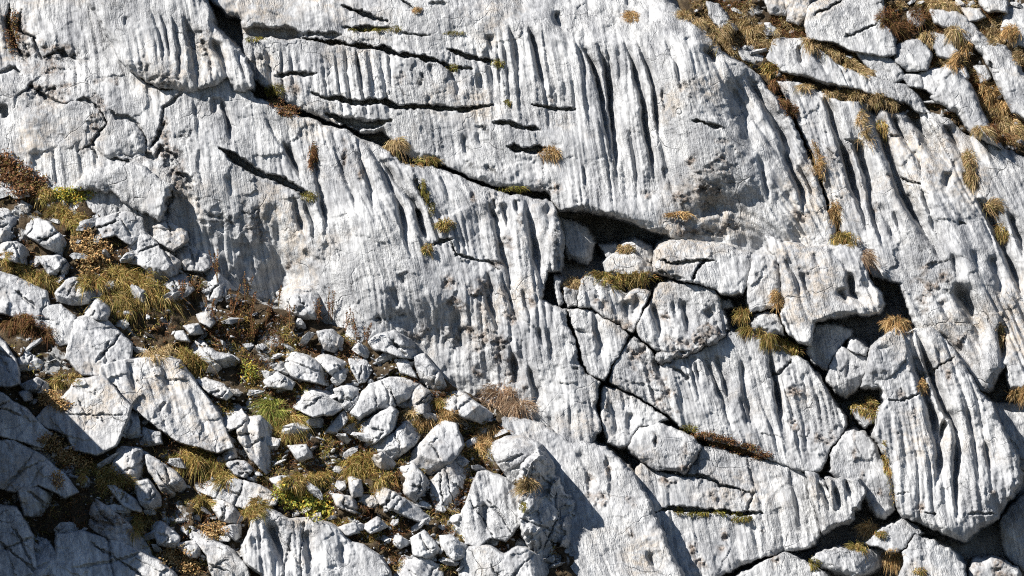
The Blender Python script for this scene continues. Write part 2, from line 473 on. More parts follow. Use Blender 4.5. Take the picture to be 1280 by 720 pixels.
SLAB_A = [(255, -90), (262, 0), (283, 20), (302, 24), (303, 60), (306, 75), (318, 100), (335, 112), (350, 124), (370, 134), (395, 143), (415, 150), (435, 159), (455, 164),
          (480, 166), (489, 178), (505, 190), (525, 199), (547, 203), (570, 213), (592, 223), (616, 232), (653, 238), (680, 238), (690, 250), (698, 262), (730, 266), (768, 268), (778, 273), (800, 283),
          (830, 296), (852, 303), (880, 320), (1030, 335), (1046, 308), (1044, 286), (1033, 252), (1020, 217), (1004, 180), (989, 150), (979, 132), (966, 118), (944, 92), (912, 72), (890, 50), (872, 31), (845, 12), (828, -10), (815, -90)]
A = patch('rock_slab', SLAB_A, z=0.02, rim=9, rimh=0.12, flute=1.0, q=qA, shard=0.14, shsize=48, parent=cliff,
    fl_mask=lambda u, v: (0.35 + 0.65 * sstep(45, 70, v)) * np.where(u < 620, 0.25 + 0.75 * sstep(55, 75, v) * (1 - sstep(130, 150, v)) + 0.2 * sstep(150, 180, v), 1.0),
    grooves=[(T(3, (405, 175), (440, 250), (465, 310), (480, 400), (500, 500), (520, 600), (525, 700)), 5.5, 0.24),
             (T(3, (475, 185), (500, 270), (515, 350), (520, 430), (535, 560), (545, 690), (550, 760)), 6.5, 0.26),
             (T(3, (580, 175), (610, 260), (635, 350), (650, 430), (660, 520), (680, 620), (697, 715), (702, 765)), 6, 0.26),
             (T(3, (628, 165), (665, 260), (690, 350), (700, 420), (712, 540), (715, 620)), 5, 0.2),
             (T(3, (740, 155), (780, 250), (812, 375)), 4.5, 0.10), (T(3, (185, 95), (215, 180), (235, 270), (262, 395)), 7, 0.16),
             (T(3, (120, 105), (140, 200), (155, 310)), 5, 0.09), (T(3, (295, 45), (320, 100), (335, 138)), 9, 0.14),
             (T(3, (390, 175), (410, 260), (430, 360)), 5, 0.09), (T(3, (505, 190), (520, 270), (530, 400)), 3.5, 0.08), (T(2, (840, 275), (866, 330), (872, 405)), 6, 0.12),
             (T(2, (985, 140), (1010, 190), (1022, 228)), 6, 0.12), (T(4, (100, 310), (145, 420), (175, 520), (200, 630)), 22, 0.22, 1.4),
             (T(4, (160, 300), (240, 420), (300, 520), (330, 600), (355, 690), (380, 735)), 8, 0.2), (T(8, (300, 10), (345, 90), (385, 190), (405, 310)), 6.5, 0.18),
             (T(8, (372, 80), (425, 180), (447, 275)), 6, 0.1), (T(4, (0, 205), (30, 225), (60, 265)), 8, 0.12), (T(3, (880, 195), (915, 220), (940, 255)), 6, 0.1),
             (T(3, (760, -20), (790, 20), (800, 60)), 8, 0.12), (T(3, (820, 150), (840, 200)), 6, 0.07), (T(8, (215, 40), (240, 140), (270, 260)), 5, 0.08),
             (T(2, (470, 220), (480, 300), (490, 380)), 4.5, 0.06), (T(2, (590, 200), (600, 300), (605, 400)), 4, 0.06), (T(2, (755, 250), (770, 330)), 4, 0.06), (T(2, (945, 290), (965, 370)), 5, 0.08),
             (T(2, (890, 540), (905, 640)), 5, 0.08), (T(2, (945, 530), (970, 600)), 5, 0.07), (T(3, (730, 350), (735, 470)), 4, 0.06), (T(7, (735, 90), (745, 160)), 4, 0.08), (T(7, (415, 90), (420, 190)), 4, 0.06),
             (T(3, (430, -30), (435, 60)), 5, 0.06), (T(3, (585, -20), (595, 40)), 5, 0.06)],
    cracks=[(T(2, (235, 150), (330, 165), (420, 175), (490, 185), (570, 192), (620, 215), (700, 225), (780, 240), (830, 265), (862, 284)), 5.5, 0.4),
            (T(2, (405, 22), (470, 45), (530, 70), (592, 82)), 6, 0.3), (T(2, (412, 108), (500, 115), (600, 112)), 5, 0.2), (T(2, (640, 130), (760, 145)), 2.5, 0.12),
            (T(2, (830, 195), (900, 220), (960, 240), (1015, 247)), 5.5, 0.35), (T(2, (290, 370), (340, 395), (400, 395), (450, 410), (520, 405), (580, 405), (630, 430), (690, 425), (770, 430), (840, 435), (900, 437), (1010, 422)), 6.5, 0.4),
            (T(2, (345, 455), (400, 478), (460, 497), (530, 502), (600, 478)), 11, 0.45), (T(2, (1012, 490), (1080, 495), (1130, 510), (1200, 520)), 7, 0.35), (T(2, (1075, 588), (1130, 600), (1220, 593)), 9, 0.4),
            (T(3, (205, 415), (270, 430), (385, 438)), 3.6, 0.2), (T(2, (140, 306), (200, 295), (305, 296)), 4, 0.2), (T(2, (865, 268), (935, 276)), 2.5, 0.15), (T(3, (850, 485), (910, 495), (975, 512)), 4.5, 0.2),
            (T(2, (15, 120), (80, 130), (170, 135), (250, 140)), 17, 0.3), (T(2, (255, 135), (330, 140), (405, 140)), 8, 0.14), (T(2, (640, 0), (680, 25), (720, 45)), 3, 0.12), (T(2, (755, 10), (830, 14)), 3, 0.1),
            (T(8, (785, 130), (830, 150)), 2, 0.1)],
    bends=[([(300, 45), (560, 55), (640, 36), (700, 44), (740, 53), (790, 50), (830, 40), (870, 62), (900, 90), (960, 150)], 0.0095, -1, 610, 900),
           ([(690, 232), (790, 245), (850, 225), (900, 215), (1040, 230)], 0.0045, 1, 860, 980), ([(300, 20), (620, 30)], 0.003, -1, 300, 600),
           ([(300, 150), (520, 165), (620, 215), (690, 215)], 0.004, 1, 560, 700)],
    bumps=[(770, 262, 70, 26, 8, 0.16), (875, 150, 58, 150, -16, 0.5), (965, 240, 30, 70, -22, 0.08), (700, 130, 34, 90, -8, 0.07), (600, 110, 50, 60, -8, -0.06), (885, 60, 55, 40, 40, 0.10), (905, 255, 40, 40, 0, -0.10), (885, 262, 28, 9, -20, -0.10), (700, 25, 50, 30, 0, 0.05), (540, 100, 60, 40, 0, 0.06), (445, 95, 40, 40, 0, 0.05), (745, 150, 25, 90, -8, 0.05), (560, 190, 40, 25, 20, -0.05), (670, 205, 25, 14, 0, -0.07)],
    crust=[(895, 215, 28, 22), (905, 190, 14, 18), (865, 200, 10, 8), (880, 240, 30, 25), (850, 245, 22, 10), (810, 245, 14, 10), (690, 235, 20, 10), (500, 105, 10, 12), (360, 110, 20, 18), (690, 120, 6, 8), (905, 285, 22, 14), (860, 290, 28, 9), (1000, 270, 16, 10)],
    lichen=[(615, 212, 13, 7), (587, 207, 8, 8), (605, 160, 10, 6), (885, 290, 24, 7), (860, 105, 10, 6), (320, 75, 8, 6), (525, 100, 8, 8)])
tag(A, 'vast upper limestone slab with long vertical runnels and thin horizontal cracks')

SLAB_B = [(-110, -90), (60, -90), (230, -40), (262, 20), (300, 90), (316, 120), (340, 131), (370, 143), (398, 152), (440, 167), (470, 182), (487, 192), (508, 207), (531, 206), (550, 211), (572, 221), (600, 233), (631, 242), (656, 247),
          (681, 249), (690, 252), (696, 262), (700, 283), (705, 299), (703, 324), (700, 340), (684, 341), (677, 374), (694, 384), (705, 387), (709, 402), (720, 427), (723, 456), (731, 468), (751, 477), (745, 496), (744, 510), (751, 524), (753, 537),
          (747, 545), (725, 575), (600, 580), (470, 500), (330, 450), (200, 400), (100, 300), (-110, 280)]
B = patch('rock_slab', SLAB_B, z=0.16, tx=0.02, rim=8, rimh=0.10, flute=0.95, q=qB, shard=0.14, shsize=48, parent=cliff, drop=0.9,
    fl_mask=lambda u, v: np.where(u < 330, 0.6, 0.55 + 0.45 * sstep(420, 560, u)) * (0.5 + 0.5 * (1 - sstep(300, 360, v) * (1 - sstep(540, 620, u)))),
    grooves=[(T(6, (165, 0), (210, 80), (250, 160)), 4, 0.08), (T(6, (290, 10), (310, 150), (335, 270), (352, 440)), 7, 0.13), (T(6, (375, -20), (400, 80), (450, 200), (480, 330)), 6, 0.09),
             (T(6, (465, -20), (500, 110), (530, 240), (545, 340)), 6, 0.10), (T(6, (515, 0), (580, 120), (640, 250), (665, 400), (700, 510)), 8, 0.17), (T(6, (550, 40), (620, 140), (690, 230), (720, 300), (750, 410)), 7, 0.16),
             (T(6, (700, 260), (720, 310), (745, 395)), 7, 0.3, 1.6), (T(6, (600, 30), (640, 100), (680, 190)), 5, 0.06), (T(6, (985, 215), (1020, 300), (1035, 390), (1060, 480), (1090, 600), (1130, 705)), 8, 0.17),
             (T(6, (1043, 230), (1060, 300), (1066, 350)), 6, 0.12), (T(6, (1010, 215), (1030, 270)), 4, 0.08), (T(6, (1145, 230), (1170, 380), (1190, 500), (1212, 620)), 9, 0.2), (T(6, (1098, 225), (1115, 290)), 5, 0.08), (T(6, (1225, 230), (1235, 330), (1215, 380)), 10, 0.12),
             (T(11, (80, 0), (120, 120), (150, 200), (172, 260)), 7, 0.14), (T(11, (128, 320), (150, 480)), 8, 0.13), (T(11, (190, 370), (222, 480), (215, 570)), 7, 0.12), (T(11, (225, 220), (255, 320)), 5, 0.07), (T(11, (265, 220), (290, 380)), 5, 0.06),
             (T(10, (845, 160), (880, 260), (900, 340)), 14, 0.14), (T(10, (595, 60), (640, 150)), 7, 0.08), (T(10, (635, 5), (665, 60)), 8, 0.11), (T(5, (960, 395), (982, 475)), 8, 0.06), (T(5, (1128, -10), (1180, 80), (1212, 155)), 5, 0.12),
             (T(5, (1170, 200), (1190, 300), (1235, 400)), 7, 0.10), (T(5, (1215, 220), (1250, 330), (1260, 420)), 7, 0.10), (T(1, (600, 30), (640, 150), (660, 280)), 5, 0.06), (T(1, (880, 390), (910, 480), (930, 590)), 5, 0.1),
             (T(1, (770, 380), (790, 480), (800, 600)), 6, 0.05), (T(1, (1060, 470), (1110, 560), (1170, 640)), 5, 0.06), (T(11, (30, 0), (60, 130)), 7, 0.1), (T(10, (965, 30), (1010, 160), (1040, 260)), 9, 0.14), (T(10, (1130, 60), (1160, 210)), 5, 0.08),
             (T(6, (800, 110), (850, 260)), 5, 0.05), (T(6, (740, 60), (790, 170)), 5, 0.05), (T(6, (250, 420), (290, 470)), 5, 0.05), (T(5, (790, 20), (800, 120), (815, 210)), 5, 0.05), (T(5, (900, 120), (930, 230)), 5, 0.05), (T(1, (850, 390), (862, 470)), 9, 0.1)],
    cracks=[(T(1, (90, 40), (70, 120), (130, 150), (170, 235), (240, 205), (320, 245)), 5, 0.14), (T(1, (-20, 300), (60, 270), (90, 300)), 8, 0.15), (T(1, (60, 390), (130, 350), (200, 400), (265, 425), (335, 395), (400, 432), (425, 485), (372, 575), (310, 610)), 5, 0.12),
            (T(1, (730, 375), (655, 430), (640, 520), (600, 600)), 5, 0.12), (T(1, (560, 300), (640, 350), (700, 355)), 6, 0.12), (T(5, (560, 20), (620, 60), (640, 20), (700, 40), (720, 80)), 6, 0.12), (T(5, (700, 110), (745, 130), (775, 165)), 6, 0.14), (T(1, (-20, 430), (15, 440), (30, 475)), 10, 0.2),
            (T(1, (40, 10), (30, 90), (60, 180), (110, 250)), 7, 0.16), (T(5, (880, 15), (950, 65), (1050, 125), (1110, 140), (1195, 182), (1260, 235)), 9.5, 0.45), (T(6, (765, 405), (855, 378)), 3.5, 0.2), (T(6, (838, 385), (870, 445), (930, 460), (1000, 470), (1035, 505)), 3, 0.15),
            (T(6, (700, 135), (730, 200), (770, 270)), 4.5, 0.15), (T(5, (430, 60), (470, 62), (540, 85), (605, 112)), 4.5, 0.15), (T(1, (440, 440), (470, 472), (520, 470), (560, 520), (590, 590)), 4, 0.12), (T(1, (660, 480), (640, 540), (600, 590)), 5, 0.12),
            (T(5, (675, 175), (690, 215), (660, 250), (672, 300)), 6, 0.12), (T(1, (350, 580), (380, 610), (400, 640)), 2.5, 0.06), (T(11, (370, 385), (395, 390)), 3, 0.1), (T(10, (350, 250), (430, 280)), 2.5, 0.05), (T(1, (420, 66), (445, 60)), 3, 0.06)],
    bends=[([(200, 250), (245, 272), (280, 268), (312, 264), (345, 250), (400, 290)], 0.0072, 1, 250, 400), ([(460, 340), (500, 350), (560, 360), (660, 420), (760, 470)], 0.0042, 1, 470, 680),
           ([(380, 195), (440, 205), (520, 232), (600, 262), (700, 285)], 0.0055, -1, 420, 720), ([(-100, 140), (100, 120), (250, 140)], 0.003, -1, -100, 200)],
    bumps=[(475, 290, 60, 110, -12, 0.24), (250, 190, 50, 60, -20, 0.12), (610, 330, 30, 80, -6, -0.08), (270, 235, 26, 30, -30, 0.06), (190, 225, 45, 22, 10, 0.16), (170, 262, 40, 16, 15, 0.06), (230, 268, 12, 26, -8, -0.16), (90, 165, 60, 50, 0, 0.05), (150, 165, 26, 16, 0, 0.06), (500, 365, 16, 22, 0, -0.04), (470, 395, 60, 26, 10, -0.06), (500, 400, 20, 8, 10, -0.05), (560, 360, 50, 40, 0, 0.04),
           (45, 80, 30, 22, 0, -0.09), (60, 118, 30, 14, 0, -0.06), (18, 60, 18, 40, 0, -0.10), (0, 140, 14, 18, 0, -0.12), (650, 400, 40, 80, 0, 0.05), (560, 420, 50, 30, 0, -0.05), (340, 305, 50, 30, 0, -0.04), (620, 470, 25, 40, 0, -0.06), (585, 255, 20, 24, 0, 0.03), (693, 290, 8, 40, 0, 0.08)],
    crust=[(60, 75, 38, 22), (62, 118, 40, 20), (125, 140, 10, 22), (118, 165, 9, 18), (100, 185, 10, 10), (200, 195, 30, 22), (215, 218, 16, 26), (240, 235, 10, 12), (205, 160, 8, 30), (130, 100, 16, 8), (25, 40, 14, 34), (568, 380, 16, 18), (602, 392, 8, 14), (520, 418, 18, 14), (622, 445, 18, 16),
           (640, 470, 12, 16), (605, 468, 14, 14), (651, 280, 7, 14), (630, 305, 10, 10), (625, 330, 18, 7), (664, 372, 6, 22), (592, 247, 5, 8), (560, 355, 14, 12), (640, 395, 10, 12), (600, 420, 30, 20), (650, 500, 24, 20), (150, 55, 10, 8), (260, 90, 7, 14), (600, 360, 20, 20), (452, 215, 5, 16), (325, 290, 20, 12), (430, 195, 4, 20), (360, 330, 4, 24)],
    lichen=[(55, 115, 22, 12), (85, 70, 20, 12), (200, 100, 22, 10), (155, 188, 6, 6), (180, 90, 10, 14), (215, 205, 14, 18), (260, 60, 8, 16), (360, 375, 24, 16), (480, 400, 14, 8), (500, 392, 10, 6), (30, 60, 14, 20), (230, 170, 10, 10), (570, 420, 14, 16), (612, 500, 30, 10), (275, 275, 22, 10), (315, 268, 18, 10), (520, 500, 20, 8), (630, 430, 10, 14), (230, 225, 12, 12), (695, 300, 6, 26)])
for pts, zz, tt, lab in ((T(5, (290, 172), (345, 105), (470, 72), (555, 88), (640, 128), (688, 172), (665, 250), (640, 305), (560, 272), (440, 192), (380, 182)), 0.42, 0.12, 'bulging lip of rock above the knobbly outcrop'),
                         (T(1, (372, 575), (440, 478), (545, 482), (585, 560), (590, 622), (480, 622), (410, 645)), 0.25, 0.0, 'small raised panel of rock between crusty seams'),
                         (T(1, (90, 440), (210, 410), (370, 415), (395, 480), (350, 570), (280, 612), (120, 620), (40, 520)), 0.20, 0.0, 'smooth raised plate of rock near the brown bracken')):
    tag(patch('rock_slab', pts, z=zz, tx=tt, ty=-0.05, rim=16, rimh=0.10, drop=0.5, lim=5, warp=1.6, parent=cliff, shard=0.15, crust=[(205, 200, 14, 10), (212, 250, 6, 20), (125, 150, 8, 20)]), lab)
tag(B, 'broad curved limestone slab fluted down to the boulder slope under the diagonal ledge')

C = patch('rock_slab', T(1, (330, -200), (730, -200), (800, -60), (860, 110), (930, 180), (985, 240), (1005, 300), (1005, 352), (985, 364), (930, 360), (915, 300), (850, 345), (760, 372), (700, 362), (640, 350), (550, 300), (470, 240), (420, 120), (350, 0)),
    z=0.34, tx=0.10, rim=10, rimh=0.13, flute=0.8, parent=cliff, drop=0.6, lim=5, q=lambda u, v: u - 0.13 * v,
    grooves=[(T(1, (605, 40), (640, 150), (665, 300)), 5, 0.09), (T(1, (640, 50), (670, 160), (690, 300)), 4, 0.08), (T(1, (690, 60), (715, 200), (715, 340)), 5, 0.1), (T(1, (740, 80), (775, 190), (790, 300), (800, 380)), 16, 0.26, 1.5),
             (T(1, (850, 160), (890, 240), (915, 320)), 12, 0.22, 1.3), (T(1, (500, 60), (505, 120)), 6, 0.06), (T(1, (810, 160), (840, 230), (850, 320)), 5, 0.08), (T(1, (940, 200), (970, 280), (985, 350)), 4, 0.07)],
    bends=[([(100, 72), (170, 82), (215, 92), (330, 98)], 0.006, 1, 160, 330)], crust=[(262, 85, 6, 14), (240, 40, 8, 6)], lichen=[(205, 102, 24, 10), (180, 85, 10, 10), (250, 60, 12, 26)])
tag(C, 'short fluted limestone nose overhanging the dark gully at the upper slab')

SLAB_E = [(972, 100), (990, 102), (1012, 106), (1030, 116), (1048, 124), (1075, 126), (1095, 134), (1115, 141), (1150, 136), (1182, 147), (1210, 168), (1240, 178), (1300, 205), (1400, 240), (1400, 520), (1300, 492), (1262, 484), (1257, 458), (1247, 474), (1236, 492), (1224, 490),
          (1190, 441), (1146, 409), (1132, 385), (1126, 353), (1108, 349), (1092, 345), (1082, 330), (1070, 308), (1062, 300), (1050, 290), (1040, 262), (1028, 226), (1012, 186), (996, 150), (983, 126)]
E = patch('rock_slab', SLAB_E, z=0.02, ty=0.10, rim=8, rimh=0.10, flute=1.05, q=qE, shard=0.14, shsize=48, parent=cliff, drop=0.8,
    grooves=[(T(4, (485, 385), (510, 480), (540, 580), (570, 680), (590, 740)), 8, 0.28), (T(8, (540, -10), (570, 80), (600, 190), (640, 290), (658, 385)), 8, 0.3), (T(4, (595, 560), (630, 650), (645, 725)), 8, 0.25), (T(8, (620, 30), (650, 150), (670, 270), (710, 380), (728, 450)), 8, 0.25),
             (T(4, (615, 400), (690, 500), (720, 580), (750, 660), (790, 740)), 9, 0.3), (T(8, (715, 0), (760, 120), (790, 210), (840, 290), (900, 380), (940, 450), (970, 505)), 8.5, 0.28), (T(4, (735, 440), (780, 520), (830, 600), (862, 700)), 6, 0.2),
             (T(8, (870, 175), (900, 270), (930, 360), (937, 430)), 6, 0.14), (T(4, (785, 425), (850, 500), (900, 570), (980, 660), (1015, 705)), 16, 0.26, 1.4), (T(8, (1090, 210), (1140, 290), (1190, 400), (1240, 520), (1285, 660)), 9, 0.34), (T(8, (1215, 270), (1260, 380), (1280, 480)), 7, 0.2),
             (T(8, (1140, 440), (1180, 560), (1192, 650)), 9, 0.14), (T(12, (1000, 35), (1060, 150), (1100, 260), (1115, 340)), 20, 0.28, 1.4), (T(8, (690, 230), (740, 330), (765, 410)), 7, 0.12), (T(4, (430, 330), (480, 400), (500, 470)), 5, 0.08), (T(8, (760, 270), (790, 360)), 5, 0.06),
             (T(8, (830, 0), (860, 70), (870, 150)), 5, 0.12), (T(4, (960, 500), (1000, 570), (1040, 620)), 8, 0.15), (T(8, (1040, 110), (1060, 160), (1100, 220)), 7, 0.12), (T(8, (990, 440), (1020, 560)), 5, 0.08), (T(8, (1070, 420), (1110, 540)), 5, 0.06), (T(8, (960, 110), (975, 190)), 6, 0.10), (T(4, (660, 420), (700, 470)), 9, 0.15), (T(12, (1180, 200), (1195, 330), (1190, 400)), 7, 0.2)],
    cracks=[(T(8, (785, 130), (830, 152), (875, 160)), 3.5, 0.18), (T(8, (1015, 317), (1052, 319)), 3.5, 0.12), (T(4, (560, 560), (600, 570)), 2.5, 0.1), (T(8, (520, 215), (560, 215)), 2, 0.05), (T(4, (740, 545), (790, 540)), 3, 0.1)],
    bends=[([(1100, 330), (1140, 372), (1190, 400), (1240, 455)], 0.004, 1, 1100, 1250)],
    bumps=[(1072, 220, 15, 110, -18, 0.14), (1120, 250, 16, 120, -20, 0.12), (1195, 300, 22, 120, -24, 0.2), (1180, 190, 30, 22, 40, 0.1), (1238, 460, 12, 22, 0, 0.12), (1300, 300, 60, 100, 0, 0.05), (1160, 300, 30, 90, -25, 0.05)],
    crust=[(1162, 360, 22, 30), (1180, 345, 14, 12), (1200, 425, 8, 10), (1095, 257, 6, 8), (1113, 220, 4, 4), (1080, 380, 20, 20), (1160, 210, 8, 8)], lichen=[(1185, 360, 8, 8), (1150, 310, 8, 6)])
tag(E, 'tilted limestone slab cut by deep diagonal runnels beside the grassy crack')

def ug(u, v): return -0.0022 * (260 - v)
upper_ground = patch('upper_slope', [(820, -100), (848, 10), (900, 70), (965, 112), (1010, 112), (1060, 128), (1110, 142), (1180, 150), (1240, 182), (1400, 240), (1400, -100)], z=-0.05, rim=4, rimh=0.05, drop=0.5, rough=1.6, shard=1.0, shsize=26, mat=M_SOIL, zfun=ug)
tag(upper_ground, kind='structure')
talus_ground = patch('boulder_slope', [(-200, 205), (0, 212), (60, 230), (120, 248), (170, 273), (230, 330), (280, 358), (330, 380), (400, 402), (460, 420), (520, 450), (570, 485), (620, 512), (650, 540), (690, 600), (720, 690), (740, 800), (-200, 800)],
    z=-0.05, rim=4, rimh=0.05, drop=0.6, rough=2.2, shard=1.0, shsize=26, mat=M_SOIL, zfun=lambda u, v: talus_z(u, v) , sp=2.0)
tag(talus_ground, kind='structure')

# ------------------------------------------------------------------ blocks split off the face by open cracks
ROCKS = []
def grow(poly, f):
    cu = sum(p[0] for p in poly) / len(poly); cv = sum(p[1] for p in poly) / len(poly)
    return [(cu + (a - cu) * f, cv + (b - cv) * f) for a, b in poly]
def block(label, poly, category='rock block', name='rock_block', **k):
    poly = grow(poly, k.pop('grow', 1.014))
    k.setdefault('sp', 1.2); k.setdefault('rim', 3.5); k.setdefault('rimh', 0.035); k.setdefault('drop', 0.7); k.setdefault('shard', 0.14); k.setdefault('shsize', 30)
    ROCKS.append((label, sum(p[0] for p in poly) / len(poly), sum(p[1] for p in poly) / len(poly)))
    return tag(patch(name, poly, **k), label, category)
q15 = lambda u, v: u - 0.16 * v
q25 = lambda u, v: u - 0.25 * v
q35 = lambda u, v: u - 0.36 * v

block('wide fluted block below the crusty lump, edged by a curving dark crack',
      [(766, 478), (770, 452), (784, 431), (795, 421), (812, 437), (825, 456), (859, 445), (881, 437), (906, 421), (916, 415), (944, 420), (962, 427), (985, 437), (1000, 448), (1011, 456), (1024, 474), (1039, 499), (1053, 521), (1055, 531), (1050, 546), (1036, 562), (1027, 583), (1018, 591), (1000, 588), (975, 580), (960, 572), (940, 564), (919, 557), (890, 549), (869, 541), (850, 531), (825, 511), (800, 495), (775, 484)],
      z=0.16, ty=0.03, flute=0.9, q=q25,
      grooves=[(T(11, (895, 320), (930, 420), (970, 520), (1015, 650)), 5, 0.13), (T(11, (940, 325), (975, 440), (1005, 570)), 6, 0.15), (T(11, (1045, 350), (1055, 470), (1080, 600), (1095, 670)), 5, 0.13), (T(11, (1160, 310), (1180, 450), (1205, 620)), 6, 0.12),
               (T(12, (250, 310), (280, 420), (300, 560), (312, 650)), 6, 0.13), (T(12, (145, 500), (180, 640)), 5, 0.1), (T(11, (690, 340), (720, 420), (780, 500)), 7, 0.08), (T(12, (395, 400), (420, 520)), 5, 0.05), (T(11, (860, 350), (880, 470)), 4, 0.05)],
      cracks=[(T(12, (260, 425), (300, 405), (350, 350)), 2.6, 0.12), (T(11, (760, 380), (800, 395), (840, 440)), 3.5, 0.12)], bends=[([(760, 470), (900, 520), (1060, 545)], 0.002, 1, 760, 1060)],
      crust=[(800, 440, 12, 16), (815, 465, 14, 12), (830, 495, 12, 24), (838, 510, 9, 10), (790, 450, 8, 20), (993, 490, 14, 8), (992, 530, 14, 10), (1025, 550, 10, 14), (1040, 540, 6, 12)], lichen=[(835, 450, 30, 8)])
block('fluted block over the crusty lump, beside the forked dark crack',
      [(795, 412), (800, 396), (816, 374), (825, 356), (838, 351), (866, 356), (891, 362), (900, 374), (903, 390), (912, 412), (903, 422), (885, 432), (866, 437), (838, 441), (819, 437), (803, 424)], z=0.22, ty=0.05, flute=0.9, q=q15,
      grooves=[(T(11, (685, 125), (710, 200), (725, 290)), 8, 0.13), (T(11, (800, 105), (822, 200), (832, 265)), 7, 0.14), (T(11, (770, 110), (790, 200)), 5, 0.06), (T(11, (895, 150), (930, 200)), 8, 0.12)], crust=[(834, 392, 8, 16), (845, 430, 24, 10)])
block('dark brown crusty lump of rough rock jutting between two fluted blocks',
      T(11, (700, 345), (720, 320), (780, 318), (830, 290), (855, 235), (895, 200), (955, 205), (988, 245), (935, 290), (860, 325), (790, 348), (730, 365)), z=0.33, rim=9, rimh=0.16, rough=2.5, warp=1.6, crust=[(865, 420, 60, 60)], lichen=[(880, 420, 14, 14), (850, 436, 20, 8)])
block('wedge block narrowing down into the fork of the dark crack',
      T(11, (338, 152), (400, 152), (452, 156), (520, 195), (582, 235), (598, 252), (570, 300), (530, 370), (502, 430), (442, 418), (412, 380), (400, 290), (370, 200)), z=0.2, flute=0.7, q=q15, grooves=[(T(11, (455, 165), (480, 300), (472, 380)), 8, 0.1), (T(11, (380, 230), (400, 245), (455, 245)), 3, 0.06)], crust=[(742, 420, 4, 10)])
block('rounded block under the yellow grass ledge with a crusty stripe across it',
      T(11, (390, 140), (396, 80), (410, 30), (430, 14), (500, 38), (545, 70), (580, 100), (640, 70), (680, 75), (640, 170), (612, 240), (580, 228), (520, 188), (452, 148)), z=0.22, ty=0.06, flute=0.6, q=q25, grooves=[(T(11, (575, 110), (600, 220)), 10, 0.14), (T(11, (630, 90), (600, 200)), 7, 0.08)], crust=[(746, 370, 7, 14), (754, 384, 8, 12), (770, 402, 14, 12), (782, 412, 10, 10)])
block('thin upright sliver of rock wedged in the crack by the wide slab edge', T(7, (298, 535), (322, 545), (334, 640), (312, 650)), z=0.12, rim=3, rimh=0.03)
block('small grey block tucked below the dark hollow beside the thin sliver', T(7, (345, 575), (392, 585), (384, 650), (345, 655), (338, 610)), z=0.10, tx=-0.2)
block('leaf-shaped block under the crack fork, tapering to a point',
      T(11, (480, 490), (502, 460), (560, 470), (640, 512), (700, 552), (745, 590), (700, 602), (640, 622), (590, 692), (555, 702), (510, 690), (490, 600)), z=0.12, flute=0.7, q=q15, grooves=[(T(11, (590, 560), (600, 660)), 7, 0.08), (T(11, (510, 500), (540, 600), (545, 680)), 6, 0.06)], crust=[(758, 505, 6, 18)])
block('domed pale block with a dark seam, under the brown heather crack',
      T(15, (588, 200), (640, 130), (700, 98), (770, 128), (840, 158), (872, 170), (888, 200), (860, 250), (820, 308), (760, 298), (700, 288), (645, 262), (600, 225)), z=0.2, ty=0.05, rim=10, rimh=0.1, grooves=[(T(15, (705, 150), (700, 200), (695, 220)), 3, 0.04)], crust=[(820, 552, 5, 10), (858, 565, 6, 18), (856, 585, 8, 8)])
block('long smooth slab with a mossy crack running across its lower face',
      [(775, 640), (790, 600), (803, 579), (830, 590), (856, 592), (868, 575), (877, 557), (900, 559), (931, 570), (962, 574), (985, 580), (1000, 587), (1006, 595), (1014, 626), (1022, 645), (1029, 660), (1017, 679), (1000, 688), (983, 690), (958, 695), (930, 705), (902, 717), (880, 735), (850, 800), (760, 800)],
      z=0.12, ty=0.08, flute=0.4, q=q15, rim=8, rimh=0.08,
      cracks=[(T(15, (650, 265), (740, 300), (820, 318), (900, 325), (960, 355), (1080, 386)), 4.2, 0.22), (T(15, (820, 312), (850, 260), (882, 195)), 3.4, 0.2), (T(15, (1065, 240), (1080, 300), (1100, 365)), 2.4, 0.05), (T(15, (690, 470), (760, 450), (830, 456), (900, 465), (970, 460), (1040, 470), (1130, 463)), 6, 0.3), (T(15, (1090, 380), (1080, 430), (1065, 465)), 2.4, 0.08)],
      grooves=[(T(16, (340, 290), (370, 430), (390, 560)), 6, 0.05), (T(16, (180, 480), (220, 640)), 5, 0.04)], bends=[([(780, 560), (1050, 575)], 0.004, -1, 800, 1050)], crust=[(893, 620, 14, 12), (930, 625, 5, 10), (866, 690, 6, 14), (874, 706, 10, 14), (904, 668, 6, 14), (952, 663, 6, 4), (905, 685, 8, 6), (830, 600, 12, 8)])
block('leaning slab whose sharp spine throws a long shadow over the mossy crack slab',
      T(15, (60, 95), (140, 85), (235, 110), (340, 170), (378, 190), (420, 174), (490, 205), (560, 250), (620, 335), (680, 420), (712, 520), (750, 600), (800, 720), (830, 860), (300, 900), (250, 600), (200, 300), (120, 170)),
      z=0.52, tx=0.04, ty=0.26, flute=0.3, q=q35, rim=7, rimh=0.08, drop=0.6, bumps=[(700, 600, 40, 60, 30, -0.06)], crust=[(738, 600, 8, 12), (745, 625, 18, 10), (788, 665, 6, 14), (790, 622, 8, 10), (760, 590, 4, 20)], grooves=[(T(15, (380, 220), (430, 300), (440, 420)), 7, 0.08), (T(15, (500, 230), (520, 320), (515, 440)), 6, 0.06), (T(15, (670, 620), (700, 690), (715, 720)), 8, 0.14)])
